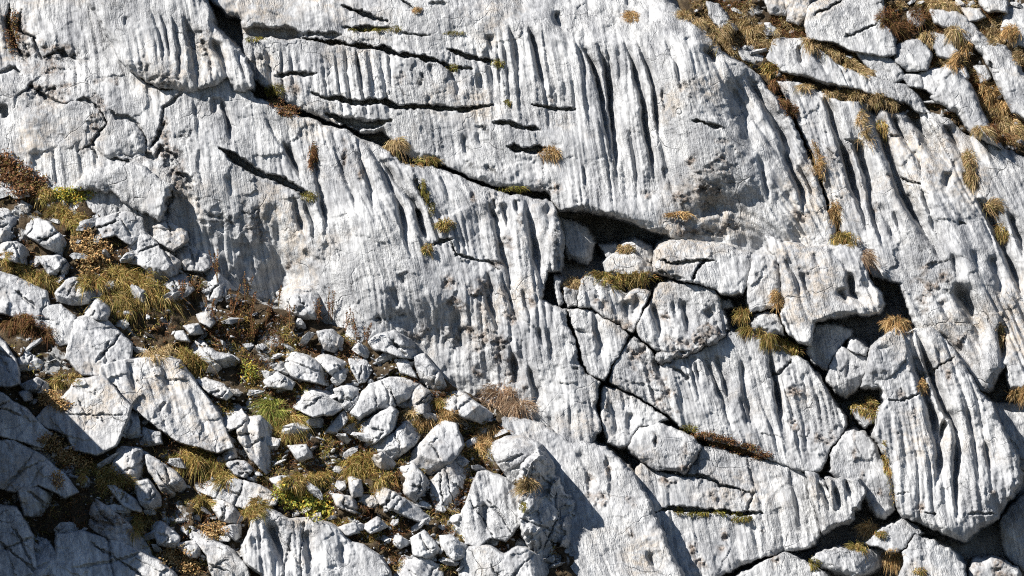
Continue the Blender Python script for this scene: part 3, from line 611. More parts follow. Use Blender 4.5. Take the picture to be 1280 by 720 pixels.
# right-hand group
block('bright-topped ledge block with two open cracks, beside the dark cave',
      T(7, (700, 462), (716, 405), (760, 388), (900, 392), (990, 408), (1082, 432), (1086, 470), (1072, 570), (1048, 602), (962, 600), (940, 580), (852, 552), (820, 547), (700, 508)), z=0.3, ty=0.10, rim=8, rimh=0.09, flute=0.3,
      cracks=[(T(7, (715, 460), (760, 478), (840, 470), (890, 466), (950, 466)), 3.5, 0.2), (T(7, (900, 465), (865, 510), (850, 552)), 5, 0.3), (T(7, (820, 540), (700, 505)), 3, 0.1)], bends=[([(815, 322), (880, 325), (940, 322)], 0.006, -1, 800, 960)], crust=[(945, 310, 8, 8)], facets=1, fslope=0.3)
block('upright pillar block between two narrow vertical cracks', T(7, (1084, 442), (1130, 434), (1185, 448), (1198, 500), (1206, 590), (1192, 655), (1120, 668), (1080, 672), (1068, 620), (1072, 560)), z=0.26, rim=7, rimh=0.09, flute=0.3)
block('rounded pale rock at the foot of the upright pillar block', T(11, (1085, 205), (1105, 170), (1140, 160), (1190, 172), (1222, 250), (1150, 256), (1090, 226)), z=0.25, rim=12, rimh=0.14)
block('fluted block with a bulging snout overhanging a dark hollow',
      [(958, 297), (973, 300), (983, 303), (1011, 308), (1045, 308), (1067, 305), (1076, 311), (1080, 330), (1086, 349), (1099, 367), (1102, 380), (1096, 390), (1084, 394), (1070, 390), (1058, 393), (1050, 397), (1030, 400), (1019, 403), (1014, 430), (1003, 428), (988, 418), (977, 400), (977, 368), (975, 330), (962, 312)],
      z=0.42, tx=0.12, ty=0.05, rim=9, rimh=0.12, flute=0.8, q=q35, drop=0.9, grooves=[(T(8, (315, 450), (370, 540), (402, 630)), 7, 0.12), (T(8, (380, 510), (420, 590), (442, 665)), 6, 0.1), (T(8, (575, 510), (600, 600), (645, 665)), 10, 0.3, 1.3), (T(8, (535, 580), (580, 645)), 8, 0.14), (T(8, (495, 410), (560, 480), (592, 545)), 6, 0.1), (T(8, (635, 550), (685, 630)), 6, 0.08), (T(8, (430, 430), (470, 500)), 6, 0.06)],
      bends=[([(958, 330), (1100, 330)], 0.005, -1, 950, 1110)])
block('cracked grey block in the shade beneath the overhanging snout', T(12, (440, 215), (500, 212), (545, 215), (590, 230), (592, 258), (548, 292), (512, 338), (490, 398), (440, 360), (420, 330), (418, 290), (432, 250)), z=0.05, facets=2)
block('blunt grey block with a thin vertical crack beside the curving dark gap', T(12, (518, 330), (545, 296), (575, 312), (640, 335), (668, 320), (650, 385), (620, 452), (572, 502), (535, 480), (500, 440), (494, 402)), z=0.14, facets=2, grooves=[(T(12, (580, 350), (565, 430)), 3, 0.05)])
block('little wedge of rock lodged on the blunt grey block', T(12, (592, 268), (612, 272), (668, 308), (650, 335), (610, 325), (572, 308)), z=0.2, rim=4)
block('tall arched block with two deep parallel runnels, at the foot of the tilted slab',
      [(1092, 545), (1098, 514), (1106, 500), (1102, 486), (1092, 482), (1108, 440), (1125, 424), (1146, 413), (1164, 410), (1180, 421), (1196, 446), (1205, 459), (1224, 493), (1239, 506), (1252, 534), (1264, 560), (1271, 567), (1275, 592), (1264, 620), (1246, 645), (1224, 661), (1205, 676), (1180, 667), (1167, 661), (1152, 651), (1127, 645), (1122, 626), (1120, 614), (1111, 576), (1099, 556)],
      z=0.5, tx=-0.02, ty=0.06, rim=7, rimh=0.1, flute=0.8, q=lambda u, v: u - 0.3 * v + 0.18 * np.clip(v - 500, 0, 200), drop=1.2, lim=6,
      grooves=[(cat(T(12, (795, 245), (860, 420), (900, 540)), T(16, (915, 120), (935, 230), (932, 330), (920, 440))), 9, 0.3), (cat(T(12, (848, 235), (900, 400), (960, 560)), T(16, (990, 90), (1012, 180), (1000, 350), (1020, 570))), 8, 0.3), (T(16, (1040, 40), (1080, 160), (1105, 360)), 7, 0.1), (T(16, (1125, 170), (1148, 320)), 7, 0.1), (T(12, (930, 300), (960, 430)), 5, 0.06), (T(16, (960, 90), (945, 200)), 6, 0.2)],
      cracks=[(T(12, (915, 410), (940, 375), (1000, 345)), 3.5, 0.15), (T(12, (740, 515), (800, 510), (870, 490)), 3, 0.12), (T(16, (880, 465), (930, 470)), 2.5, 0.08), (T(16, (1055, 470), (1165, 475)), 2.5, 0.08), (T(12, (860, 415), (915, 415)), 2.5, 0.1), (T(16, (770, 395), (830, 385)), 2, 0.05)],
      bends=[([(1080, 450), (1160, 440), (1260, 520)], 0.003, -1, 1080, 1280), ([(1080, 625), (1180, 640), (1280, 590)], 0.006, 1, 1060, 1290)], crust=[(1124, 495, 8, 12), (1143, 520, 6, 8), (1120, 535, 6, 12), (1186, 470, 6, 10), (1150, 635, 8, 6), (1245, 615, 8, 6)])
block('tilted pale cap stone leaning on the shoulder of the tall arched block', T(12, (627, 455), (680, 300), (725, 250), (766, 220), (798, 262), (808, 328), (775, 390), (740, 435), (690, 462), (640, 462)), z=0.56, tx=-0.15, ty=0.1, facets=2, rim=5, grooves=[(T(12, (690, 310), (760, 295)), 3, 0.05)])
block('pointed grey pillar with a shaded foot, beside the tall arched block', T(16, (500, 300), (505, 240), (560, 152), (600, 137), (640, 146), (680, 200), (730, 280), (760, 380), (766, 455), (720, 490), (690, 480), (640, 400), (560, 340)), z=0.22, tx=-0.06, rim=8, rimh=0.1, crust=[(1068, 555, 4, 20), (1078, 595, 4, 8), (1100, 612, 6, 6)])
block('short fluted stump in front of the pointed grey pillar', T(16, (492, 332), (560, 328), (625, 330), (642, 388), (612, 442), (582, 458), (592, 488), (540, 508), (510, 440)), z=0.5, ty=0.06, flute=0.7, drop=0.5, grooves=[(T(16, (570, 330), (590, 430)), 6, 0.12), (T(16, (520, 360), (545, 480)), 5, 0.1)])
block('narrow leaning strip of rock at the end of the mossy crack slab', T(16, (412, 308), (450, 318), (485, 365), (525, 440), (542, 500), (482, 542), (445, 430), (420, 350)), z=0.42, flute=0.5, grooves=[(T(16, (455, 340), (510, 480)), 6, 0.14)], drop=0.5)
block('small pale rock at the bottom of the yellow-mossed gap', T(12, (592, 550), (640, 544), (676, 552), (682, 600), (645, 622), (605, 585)), z=0.02, rim=6, rimh=0.08)
block('low rounded slab at the bottom edge below the shady hollow', T(16, (430, 650), (480, 615), (560, 610), (600, 625), (660, 610), (720, 615), (736, 660), (682, 698), (600, 722), (480, 692)), z=0.45, ty=0.15, rim=8, rimh=0.1, facets=2)
block('rough slanting rock between orange grass tufts under the tall arched block', T(16, (640, 590), (720, 530), (790, 495), (850, 510), (872, 540), (830, 572), (790, 612), (740, 622), (690, 602)), z=0.42, ty=0.15, facets=3)
block('bulky fluted rock at the bottom edge beneath the tall arched block', T(16, (788, 622), (830, 580), (860, 552), (920, 578), (980, 618), (1032, 670), (1050, 800), (760, 800), (800, 690)), z=0.5, ty=0.12, flute=0.5, facets=1)
block('broken ledge at the bottom edge, below the mossy crack slab', T(16, (90, 735), (200, 690), (280, 642), (330, 630), (400, 660), (445, 692), (500, 720), (510, 850), (60, 850)), z=0.3, ty=0.1, facets=2, crust=[(970, 700, 8, 12)])
block('warm beige rock at the bottom edge in the shaded corner', T(16, (1052, 690), (1080, 652), (1160, 650), (1250, 690), (1260, 800), (1055, 800)), z=0.25, ty=0.1, facets=2, crust=[(1240, 715, 40, 20)])
block('dark boulder deep in the shade behind the tall arched block', T(16, (1180, 500), (1230, 450), (1290, 380), (1420, 400), (1420, 700), (1290, 700), (1200, 640)), z=-0.1, tx=0.2, facets=4, fslope=1.0)
block('shaded rubble block by the orange grass behind the tall arched block', T(12, (1150, 520), (1230, 530), (1300, 510), (1400, 540), (1400, 800), (1260, 790), (1200, 640)), z=-0.12, facets=4, fslope=1.0)
# inside the dark cave
block('shaded grey boulder just inside the dark cave', T(7, (312, 292), (400, 320), (437, 350), (462, 400), (430, 482), (350, 462), (330, 380)), z=-0.4, rim=9, rimh=0.12, facets=2)
block('flat pale rock lying on the cave floor behind yellow grass', T(7, (490, 472), (540, 440), (620, 445), (702, 500), (690, 530), (600, 520), (500, 510)), z=0.08, ty=0.25, facets=2)
block('rough rounded rock in the cave mouth under the slab lip', T(7, (560, 402), (618, 380), (682, 402), (708, 450), (680, 480), (590, 440)), z=-0.2, facets=3)
block('small wedge of rock at the back of the cave', T(7, (478, 402), (540, 398), (568, 430), (505, 455)), z=-0.5, facets=2)
block('small pale stone in the square hole beneath the bright ledge block', T(11, (958, 112), (1000, 114), (1010, 142), (972, 152)), z=-0.02, rim=8, rimh=0.1)
# upper slope blocks
UP = dict(ty=0.28, drop=0.45, facets=2, grow=1.2, warp=0.7, rim=4, rimh=0.04)
def up(label, pts, dz=0.16, **k):
    p = T(4, *pts)
    vc = (min(a[1] for a in p) + max(a[1] for a in p)) / 2
    o = dict(UP); o.update(k)
    block(label, p, z=float(ug(0, vc)) - 0.05 + dz, **o)
up('large smooth block at the top edge with a crack above the dry grass strip', [(450, 30), (530, -10), (650, -120), (690, -40), (702, 40), (702, 90), (742, 150), (745, 192), (700, 206), (600, 182), (520, 152), (448, 152), (440, 100)], 0.32, cracks=[(T(4, (440, 60), (520, 15), (560, 0)), 3, 0.15), (T(4, (560, 150), (640, 120), (700, 95)), 2.6, 0.12)], facets=1)
up('rounded block at the top edge beside the large smooth block', [(330, -90), (425, -90), (420, 0), (408, 60), (380, 86), (338, 70)], 0.24)
up('squat block at the top edge, between dry grass and the rounded block', [(240, -90), (325, -90), (322, 50), (262, 46), (245, 0)], 0.2)
up('fluted shoulder of rock between the two dry grass strips', [(270, 232), (300, 172), (390, 170), (470, 220), (522, 272), (552, 332), (480, 322), (430, 302), (330, 282)], 0.28, flute=0.7, q=q35, grooves=[(T(4, (370, 180), (400, 280)), 6, 0.12), (T(4, (430, 200), (500, 300)), 5, 0.1)])
up('long rib of rock running under the upper dry grass strip', [(530, 262), (620, 298), (700, 320), (790, 338), (850, 400), (882, 442), (830, 432), (790, 402), (700, 382), (600, 352), (560, 332)], 0.26, flute=0.4, q=q35)
up('smooth grey slab end poking out right below the upper grass strip', [(615, 205), (700, 208), (762, 250), (792, 300), (752, 325), (700, 305), (650, 252)], 0.24, facets=1)
up('knobbly block with a flat top beside the brown hollow', [(775, 190), (820, 170), (862, 172), (902, 222), (882, 270), (820, 276), (772, 242)], 0.3)
up('small cubic block below the knobbly block', [(868, 292), (950, 280), (958, 312), (922, 372), (880, 352)], 0.26)
up('small block with grass on top next to the cubic block', [(795, 300), (866, 300), (870, 352), (820, 342)], 0.22)
up('pale jagged block in the upper corner slope, beneath dark turf', [(925, 52), (1010, 58), (1082, 110), (1098, 142), (1062, 172), (1010, 122), (940, 92)], 0.3)
up('narrow pale block below the jagged block', [(898, 132), (960, 140), (1016, 210), (1002, 232), (950, 222), (902, 162)], 0.26)
up('pointed smooth boulder standing like a fin above the tilted slab', [(978, 288), (1012, 290), (1062, 350), (1092, 420), (1132, 500), (1165, 562), (1080, 524), (1010, 442), (928, 392), (950, 332)], 0.4, facets=1, rim=10, rimh=0.14)
up('long leaning boulder by the right-hand turf bank', [(1105, 142), (1150, 180), (1202, 200), (1252, 270), (1290, 340), (1296, 462), (1232, 422), (1182, 340), (1140, 252), (1088, 182)], 0.4, facets=1, rim=10, rimh=0.14, cracks=[(T(4, (1140, 250), (1180, 300)), 3, 0.1)])
up('little pale stone at the top edge above the jagged block', [(1030, 30), (1098, 38), (1118, 70), (1062, 82)], 0.24)
up('shady block in the top corner', [(1100, -60), (1205, -20), (1202, 42), (1140, 44), (1110, 10)], 0.24)
up('weathered block at the corner edge above the turf bank', [(1215, 40), (1300, 30), (1330, 110), (1290, 180), (1240, 180), (1200, 120)], 0.2)
up('narrow slanted stone among dry grass by the slab crest', [(20, 18), (60, 28), (122, 112), (72, 124), (32, 72)], 0.28)
up('grey stone half buried in dry grass near the slab crest', [(228, 98), (262, 98), (300, 140), (250, 142)], 0.2)
up('rough dark boulder among grass beside the fluted shoulder', [(130, 190), (200, 175), (240, 205), (225, 262), (160, 240)], 0.12)
up('rounded bulge of rock on the turf bank at the picture edge', [(1000, 290), (1040, 275), (1060, 310), (1030, 345), (1000, 320)], 0.26)
up('small block beside the shady turf hollow', [(820, 50), (860, 40), (880, 80), (850, 110), (820, 90)], 0.16)
up('low block under the rusty turf at the corner', [(1085, 270), (1120, 265), (1140, 310), (1110, 330)], 0.2)

# ------------------------------------------------------------------ boulders and stones of the lower slope
def bld(label, n, pts, dz=0.22, **k):
    p = T(n, *pts)
    uc = sum(a[0] for a in p) / len(p); vc = (min(a[1] for a in p) + max(a[1] for a in p)) / 2
    R = max(max(a[0] for a in p) - min(a[0] for a in p), max(a[1] for a in p) - min(a[1] for a in p)) / 2
    o = dict(grow=1.13 if R < 25 else 1.07, ty=0.30, drop=0.5, facets=6 if R < 40 else 5, fslope=1.1, rim=1.6, rimh=0.02, tx=random.Random(int(uc + vc * 3)).uniform(-0.25, 0.2), sp=1.1, shard=0.5 if R < 30 else 0.22, shsize=min(40, max(11, R * 0.75)), warp=0.5, mat=M_PALE, lim=3.5)
    o.update(k)
    if R > 17 and 'cracks' not in o:
        rr = random.Random(int(uc * 7 + vc)); cl = []
        for _ in range(2 if R < 40 else 3):
            a = rr.uniform(0, 6.28); cx, cy = uc + rr.uniform(-0.4, 0.4) * R, vc + rr.uniform(-0.3, 0.3) * R; l = rr.uniform(0.3, 0.7) * R
            cl.append(([(cx - math.cos(a) * l, cy - math.sin(a) * l), (cx + rr.uniform(-4, 4), cy + rr.uniform(-4, 4)), (cx + math.cos(a) * l, cy + math.sin(a) * l)], rr.uniform(1.8, 3.2), rr.uniform(0.04, 0.10)))
        o['cracks'] = cl
    z = o.pop('z', None)
    if z is None: z = float(talus_z(uc, vc)) - 0.03 + dz
    return block(label, p, 'boulder', 'boulder', z=z, **o)
bld('white fluted boulder with a rounded crest beside the shaded hollow', 14, [(842, 480), (895, 472), (930, 375), (958, 318), (985, 310), (1060, 340), (1110, 382), (1122, 450), (1150, 480), (1100, 530), (1060, 572), (1000, 562), (960, 602), (870, 572)], 0.5, z=0.9, flute=0.6, facets=1, grooves=[(T(14, (970, 420), (985, 560)), 7, 0.1)])
bld('tall cracked boulder split by a dark vertical crack', 14, [(760, 342), (800, 310), (860, 255), (900, 160), (950, 240), (955, 308), (930, 370), (895, 470), (850, 452), (830, 540), (800, 522), (770, 400)], 0.4, z=0.75)
bld('big angular boulder with a pale leaning face, below the orange turf', 14, [(662, 270), (700, 210), (750, 170), (800, 98), (860, 115), (885, 200), (860, 250), (800, 310), (760, 322), (720, 282)], 0.4, z=0.75)
bld('rough layered boulder at the edge of the dark pit', 14, [(450, 130), (520, 90), (600, 50), (625, 70), (610, 132), (560, 172), (490, 216), (470, 172)], 0.3)
bld('dark wrinkled rock wedged under the orange turf', 14, [(520, 202), (560, 160), (612, 150), (680, 90), (730, 88), (746, 140), (700, 192), (640, 242), (600, 272), (560, 242)], 0.26, rough=2.0, tx=0.1)
bld('domed boulder with a dark top seam above the white fluted boulder', 14, [(1000, 192), (1060, 165), (1130, 160), (1200, 200), (1180, 240), (1132, 330), (1082, 342), (1030, 272)], 0.5, z=0.8)
bld('huge boulder whose far flank lies in deep shade', 15, [(180, 292), (232, 228), (270, 262), (340, 398), (400, 432), (432, 520), (420, 600), (372, 662), (340, 702), (250, 660), (200, 600), (175, 480), (170, 360)], z=0.74, tx=-1.05, ty=-0.15, facets=0, drop=0.7, lim=5, rough=2.2, shard=1.3, shsize=24, rim=12, rimh=0.16, warp=1.6, bumps=[(672, 650, 16, 20, 20, 0.14), (700, 668, 18, 14, 0, 0.12), (660, 610, 14, 20, 0, -0.08)])
bld('egg-shaped grey boulder between two grass patches', 14, [(640, 290), (700, 275), (752, 350), (756, 382), (700, 422), (660, 382)], 0.3, rim=14, rimh=0.16)
bld('long grooved slab stone lying on its side like a log', 14, [(490, 362), (540, 350), (620, 390), (700, 440), (762, 490), (756, 516), (700, 496), (600, 452), (512, 412)], 0.3, rough=1.8)
bld('stubby stone at the end of the log-like slab stone', 14, [(430, 320), (480, 340), (492, 402), (450, 402)], 0.26)
bld('large wavy boulder at the bottom edge with scalloped hollows', 14, [(30, 600), (62, 530), (92, 450), (150, 478), (200, 502), (290, 500), (390, 540), (432, 590), (480, 600), (540, 640), (582, 700), (590, 860), (180, 860), (100, 702), (40, 662)], 0.4, flute=0.6, facets=1, grooves=[(T(14, (105, 500), (150, 600), (190, 720)), 16, 0.2, 1.5), (T(14, (255, 540), (290, 690)), 11, 0.12), (T(14, (60, 560), (75, 650)), 8, 0.08), (T(14, (400, 580), (420, 700)), 8, 0.06)])
bld('flat triangular stone with a sharp lower edge among the rubble', 14, [(690, 572), (740, 545), (822, 640), (782, 656), (700, 632)], 0.26)
bld('round-shouldered stone right beside the flat triangular stone', 14, [(798, 562), (850, 565), (902, 600), (902, 640), (850, 652), (810, 602)], 0.3)
bld('broad low boulder at the bottom edge below the rubble', 14, [(585, 652), (740, 645), (802, 690), (812, 860), (590, 860)], 0.26)
bld('small tilted slab stone above the broad low boulder', 14, [(590, 552), (640, 560), (692, 590), (640, 612), (600, 582)], 0.22)
bld('wide stepped ledge of pale rock at the bottom edge under the white fluted boulder', 14, [(890, 650), (920, 610), (1000, 605), (1060, 640), (1110, 608), (1200, 640), (1280, 690), (1320, 860), (880, 860)], 0.5, z=1.25, facets=4)
bld('thin broken stone in the rubble, uppermost of its pile', 14, [(370, 395), (430, 400), (492, 440), (470, 472), (400, 442)], 0.2)
bld('squarish stone low in the rubble pile', 14, [(395, 525), (460, 508), (478, 545), (420, 560)], 0.24)
bld('chipped stone in the middle of the rubble pile', 14, [(490, 522), (550, 490), (592, 520), (522, 548)], 0.24)
bld('leaning angular boulder with a shaded near side by the bright green tuft', 13, [(880, 130), (920, 15), (960, 38), (990, 90), (1040, 85), (1100, 140), (1142, 230), (1146, 282), (1062, 306), (1010, 250), (960, 175), (945, 130), (900, 152)], 0.34, flute=0.3, grooves=[(T(13, (1000, 60), (985, 140), (1030, 260)), 9, 0.12)])
bld('great pale plate sloping down to a pointed corner', 9, [(410, 425), (420, 380), (510, 360), (640, 350), (720, 365), (770, 440), (850, 540), (890, 620), (916, 695), (860, 712), (790, 692), (720, 672), (640, 622), (560, 562), (520, 530), (480, 462)], 0.30, flute=0.5, facets=0, ty=0.24, q=q35, grooves=[(T(9, (510, 360), (530, 440), (550, 500)), 6, 0.08), (T(9, (650, 380), (690, 500)), 6, 0.05)], cracks=[(T(9, (630, 560), (665, 520)), 2.2, 0.05)])
bld('second pale plate notched at its lower edge, joining the pointed plate', 9, [(155, 590), (200, 540), (270, 500), (310, 440), (410, 425), (450, 470), (515, 540), (500, 580), (472, 660), (462, 690), (385, 722), (300, 702), (270, 652), (200, 622)], 0.28, flute=0.4, facets=0, ty=0.24, cracks=[(T(9, (260, 570), (400, 570), (500, 575)), 2, 0.06), (T(9, (315, 510), (345, 560)), 2, 0.05), (T(9, (405, 575), (415, 610)), 2, 0.05)])
bld('five-sided pale slab above the pair of great plates', 9, [(270, 340), (302, 200), (350, 182), (420, 190), (462, 230), (520, 290), (512, 350), (420, 380), (392, 412), (330, 402)], 0.26, facets=1)
bld('rounded white stone perched above the five-sided slab', 9, [(340, 160), (380, 110), (432, 108), (442, 150), (420, 190), (350, 182)], 0.34)
bld('white angular stone in the grass near the long slab edge', 9, [(230, 82), (280, 35), (330, 28), (382, 90), (370, 122), (310, 132), (240, 112)], 0.28)
bld('pale stepped slab at the picture edge beside the dark turf hollow', 9, [(-120, -30), (30, 15), (130, 58), (182, 80), (192, 130), (240, 132), (292, 180), (292, 232), (272, 282), (230, 292), (182, 232), (100, 192), (0, 162), (-120, 160)], 0.26, facets=1, crust=[(40, 400, 10, 10)])
bld('upright grey slab at the picture edge below the dark turf hollow', 9, [(-120, 200), (-20, 250), (20, 290), (60, 350), (76, 442), (40, 452), (-120, 440)], 0.3, facets=1)
bld('grey rock sunk in the dark turf hollow', 9, [(35, 300), (100, 305), (172, 360), (152, 392), (80, 392)], 0.12)
bld('flat white stone among orange leaves', 9, [(85, 452), (150, 430), (202, 450), (190, 482), (110, 477)], 0.24)
bld('small white stone just below the flat white stone', 9, [(78, 482), (120, 468), (128, 512), (100, 514)], 0.2)
bld('bluish shaded slab with one sunlit tip', 13, [(-120, -60), (10, 0), (100, 60), (198, 150), (162, 202), (60, 172), (-20, 150), (-120, 120)], 0.26, facets=1)
bld('elongated boulder below the dark leafy bank at the picture edge', 5, [(100, 282), (200, 320), (272, 400), (262, 452), (220, 432), (100, 362)], 0.28)
bld('pale rounded slab at the picture edge above the yellow grass', 5, [(-60, 395), (60, 393), (122, 430), (112, 482), (40, 462), (-60, 440)], 0.26)
bld('low grey boulder beside the yellow grass and the pale rounded slab', 5, [(155, 455), (240, 448), (292, 500), (292, 532), (200, 522)], 0.22)
bld('shaded boulder at the picture edge under brown bracken', 5, [(-80, 230), (72, 270), (82, 342), (30, 392), (-80, 380)], 0.26)
bld('little flat stone under the bracken', 5, [(35, 192), (110, 186), (114, 212), (60, 216)], 0.2)
bld('knobbly outcrop by the yellow leafy plants at the wall foot', 5, [(310, 252), (370, 248), (402, 295), (440, 288), (500, 268), (562, 300), (572, 352), (520, 402), (460, 362), (390, 382), (368, 322)], 0.26, crust=[(130, 290, 10, 8)])
bld('smooth grey block resting above a black gap at the wall foot', 5, [(568, 282), (640, 290), (742, 350), (747, 377), (690, 422), (632, 392), (580, 342)], 0.34)
bld('rough wrinkled boulder below the smooth grey block', 5, [(478, 402), (560, 345), (630, 392), (642, 422), (742, 480), (702, 522), (642, 542), (560, 482), (490, 482)], 0.22, rough=2)
bld('pale boulder tucked against the wall beyond the black gap', 5, [(700, 432), (750, 405), (842, 450), (872, 472), (812, 512), (740, 502)], 0.2)
bld('dark rounded boulder between dry brown stalks', 5, [(650, 542), (720, 510), (766, 520), (772, 582), (720, 622)], 0.2)
bld('shaded boulder behind the tallest brown stalk', 5, [(780, 530), (850, 500), (940, 580), (942, 632), (870, 650), (800, 600)], 0.16)
bld('smooth hump of grey rock at the wall foot beside brown stalks', 9, [(1115, 85), (1170, 50), (1240, 48), (1272, 100), (1262, 180), (1200, 192), (1140, 162)], 0.3, rim=16, rimh=0.2)
bld('long white boulder with a crack along its back', 10, [(118, 345), (160, 325), (230, 325), (300, 355), (352, 390), (382, 430), (360, 457), (280, 437), (210, 412), (180, 375)], 0.32, cracks=[(T(10, (150, 350), (230, 370), (330, 400)), 2.4, 0.06)])
bld('blocky white boulder overhanging the dark pit', 10, [(205, 472), (240, 455), (330, 470), (400, 490), (412, 542), (370, 572), (290, 577), (210, 532)], 0.4, drop=0.8)
bld('slanting white boulder beside the long white boulder', 10, [(305, 347), (340, 330), (420, 360), (442, 390), (412, 422), (370, 412)], 0.28)
bld('speckled rock with a hole beside the dark pit', 10, [(378, 472), (440, 440), (470, 460), (467, 520), (430, 562), (400, 512)], 0.26, lichen=[(428, 500, 6, 8)])  # the hole's shade is put into the colour by the dark mask
bld('large smooth whaleback boulder under the wall', 10, [(450, 562), (480, 502), (520, 452), (600, 425), (690, 430), (712, 450), (680, 502), (600, 547), (530, 562), (480, 587)], 0.34, facets=1, rim=14, rimh=0.18)
bld('shadow-streaked boulder under the beige dry plants', 10, [(318, 245), (370, 235), (412, 270), (402, 332), (340, 302)], 0.24)
bld('pale crest of rock at the wall foot by the brown hollow', 10, [(518, 282), (560, 250), (620, 238), (700, 280), (732, 322), (700, 352), (650, 342), (600, 322), (540, 312)], 0.3)
bld('grey block below the pale crest of rock', 10, [(618, 352), (670, 348), (702, 422), (640, 402)], 0.2)
bld('narrow leaning rock against the wall foot', 10, [(700, 342), (740, 332), (792, 400), (822, 452), (822, 492), (770, 472), (720, 442)], 0.24)
bld('weathered boulder between the whaleback and the orange turf', 10, [(630, 542), (720, 452), (772, 490), (792, 552), (700, 572)], 0.26)
bld('flat shelving rock under the dry beige stalks at the wall foot', 10, [(810, 492), (880, 480), (960, 540), (1022, 582), (1002, 622), (900, 582), (820, 542)], 0.34, crust=[(590, 510, 8, 6)])
bld('brown-grey rock leaning in the dark pit', 10, [(340, 642), (420, 550), (432, 592), (380, 655)], 0.14)
bld('thin flat rock beneath the long white boulder', 10, [(95, 435), (150, 410), (212, 440), (202, 467), (120, 462)], 0.28)
bld('grey rock in the scrub beside the brown hollow', 10, [(435, 350), (500, 345), (545, 420), (480, 442)], 0.2)
bld('small white stone among brown stalks', 9, [(788, 170), (840, 163), (872, 190), (840, 217), (800, 197)], 0.24)
bld('white pebble-like stone with an orange spot below the stalks', 9, [(738, 217), (790, 208), (812, 250), (760, 247)], 0.24)
bld('pale shard near the orange-spotted stone', 9, [(688, 242), (730, 238), (752, 277), (710, 272)], 0.2)
bld('pale ridge-backed boulder above the leafy green sprig', 9, [(750, 282), (800, 270), (860, 320), (930, 340), (962, 362), (920, 392), (870, 382), (800, 342), (760, 312)], 0.28)
bld('crumbly pale boulder at the corner of the pointed plate', 9, [(788, 432), (830, 425), (892, 450), (927, 490), (900, 512), (840, 482)], 0.26, rough=2)
bld('grey rock in the notch beneath the second pale plate', 13, [(440, 300), (480, 205), (560, 210), (590, 240), (612, 340), (560, 352), (490, 332)], 0.26)
bld('shaded wedge boulder beside the leafy tussock', 13, [(580, 222), (640, 270), (702, 310), (742, 360), (732, 432), (682, 422), (640, 362), (600, 302)], 0.26, tx=-0.2)
bld('light pyramid-shaped stone below the notch rock', 13, [(543, 352), (590, 343), (640, 400), (648, 457), (600, 462), (560, 432)], 0.3)
bld('white oblong stone lying on green turf', 13, [(838, 422), (880, 413), (930, 440), (972, 490), (940, 512), (880, 492)], 0.28)
bld('long snaking white boulder running to the bottom edge', 13, [(618, 472), (680, 455), (760, 480), (802, 540), (860, 580), (930, 620), (982, 680), (1010, 860), (880, 860), (830, 642), (770, 572), (700, 522)], 0.3, facets=2)
bld('split white stone beside the snaking white boulder', 13, [(598, 512), (650, 508), (712, 560), (702, 602), (640, 592)], 0.28)
bld('small pale stone caught beside the snaking boulder', 13, [(710, 592), (780, 580), (812, 650), (760, 642)], 0.24)
bld('square white stone on the orange herb patch', 13, [(888, 532), (960, 513), (972, 560), (940, 577)], 0.26)
bld('low flat slab spread under the leafy tussock', 13, [(758, 322), (840, 330), (940, 335), (1030, 360), (1102, 400), (1090, 432), (980, 447), (900, 422), (800, 382)], 0.2, facets=1)
bld('light grey stone under the leaning angular boulder', 13, [(898, 262), (980, 260), (1032, 310), (1022, 347), (940, 312)], 0.24)
bld('thin dark flake of rock beside the pyramid stone', 13, [(438, 362), (470, 358), (542, 420), (564, 462), (500, 442)], 0.24)
bld('crumbly conglomerate ridge cut by the edge of the big shadow', 13, [(245, 432), (270, 380), (340, 390), (430, 450), (520, 520), (592, 600), (602, 642), (520, 602), (420, 562), (330, 502)], 0.26, rough=2.6, crust=[(130, 650, 70, 40)])
bld('big blue-shaded slab at the bottom edge', 13, [(240, 562), (330, 548), (480, 590), (620, 660), (692, 720), (700, 860), (240, 860)], 0.3, facets=1)
bld('shaded slope slab beside the orange herbs', 13, [(-120, 180), (60, 183), (160, 240), (250, 310), (302, 380), (250, 402), (150, 352), (60, 382), (-120, 330)], 0.24, facets=2)
bld('shaded boulder in the bottom corner', 13, [(-120, 440), (60, 458), (122, 560), (142, 702), (120, 860), (-120, 860)], 0.34, facets=3)
bld('shaded block beside the bottom corner boulder', 13, [(130, 602), (180, 580), (232, 640), (242, 860), (138, 860)], 0.3)
bld('knobbly shaded stone above the bottom corner boulder', 13, [(80, 382), (120, 345), (202, 400), (190, 482), (100, 472)], 0.26, rough=2)
bld('bluish stone in the turf left of the mossy slope', 13, [(1158, 202), (1220, 198), (1252, 240), (1200, 262)], 0.24)
bld('pebble-shaped stone under the tip of the pointed plate', 13, [(888, 222), (940, 213), (947, 245), (900, 257)], 0.24)
bld('shaded slab edge in the notch of the second pale plate', 13, [(472, 190), (500, 72), (550, 60), (556, 192)], 0.16)
bld('blue-grey block in the shade of the pointed plate', 13, [(550, 122), (640, 150), (645, 192), (560, 204)], 0.14)
bld('pale slab end among the herbs above the wavy boulder', 13, [(1080, 332), (1150, 320), (1205, 360), (1130, 374)], 0.22)
# the buttress to the left of the frame that shades the bottom corner
tag(patch('rock_block', [(-460, 290), (-200, 355), (-52, 388), (-50, 520), (-90, 800), (-460, 800)], z=4.0, rim=8, rimh=0.2, drop=4.2, lim=14, sp=4, flute=1.0, warp=2.5),
    'bare buttress of limestone beyond the edge, shading the bottom corner', 'rock block')

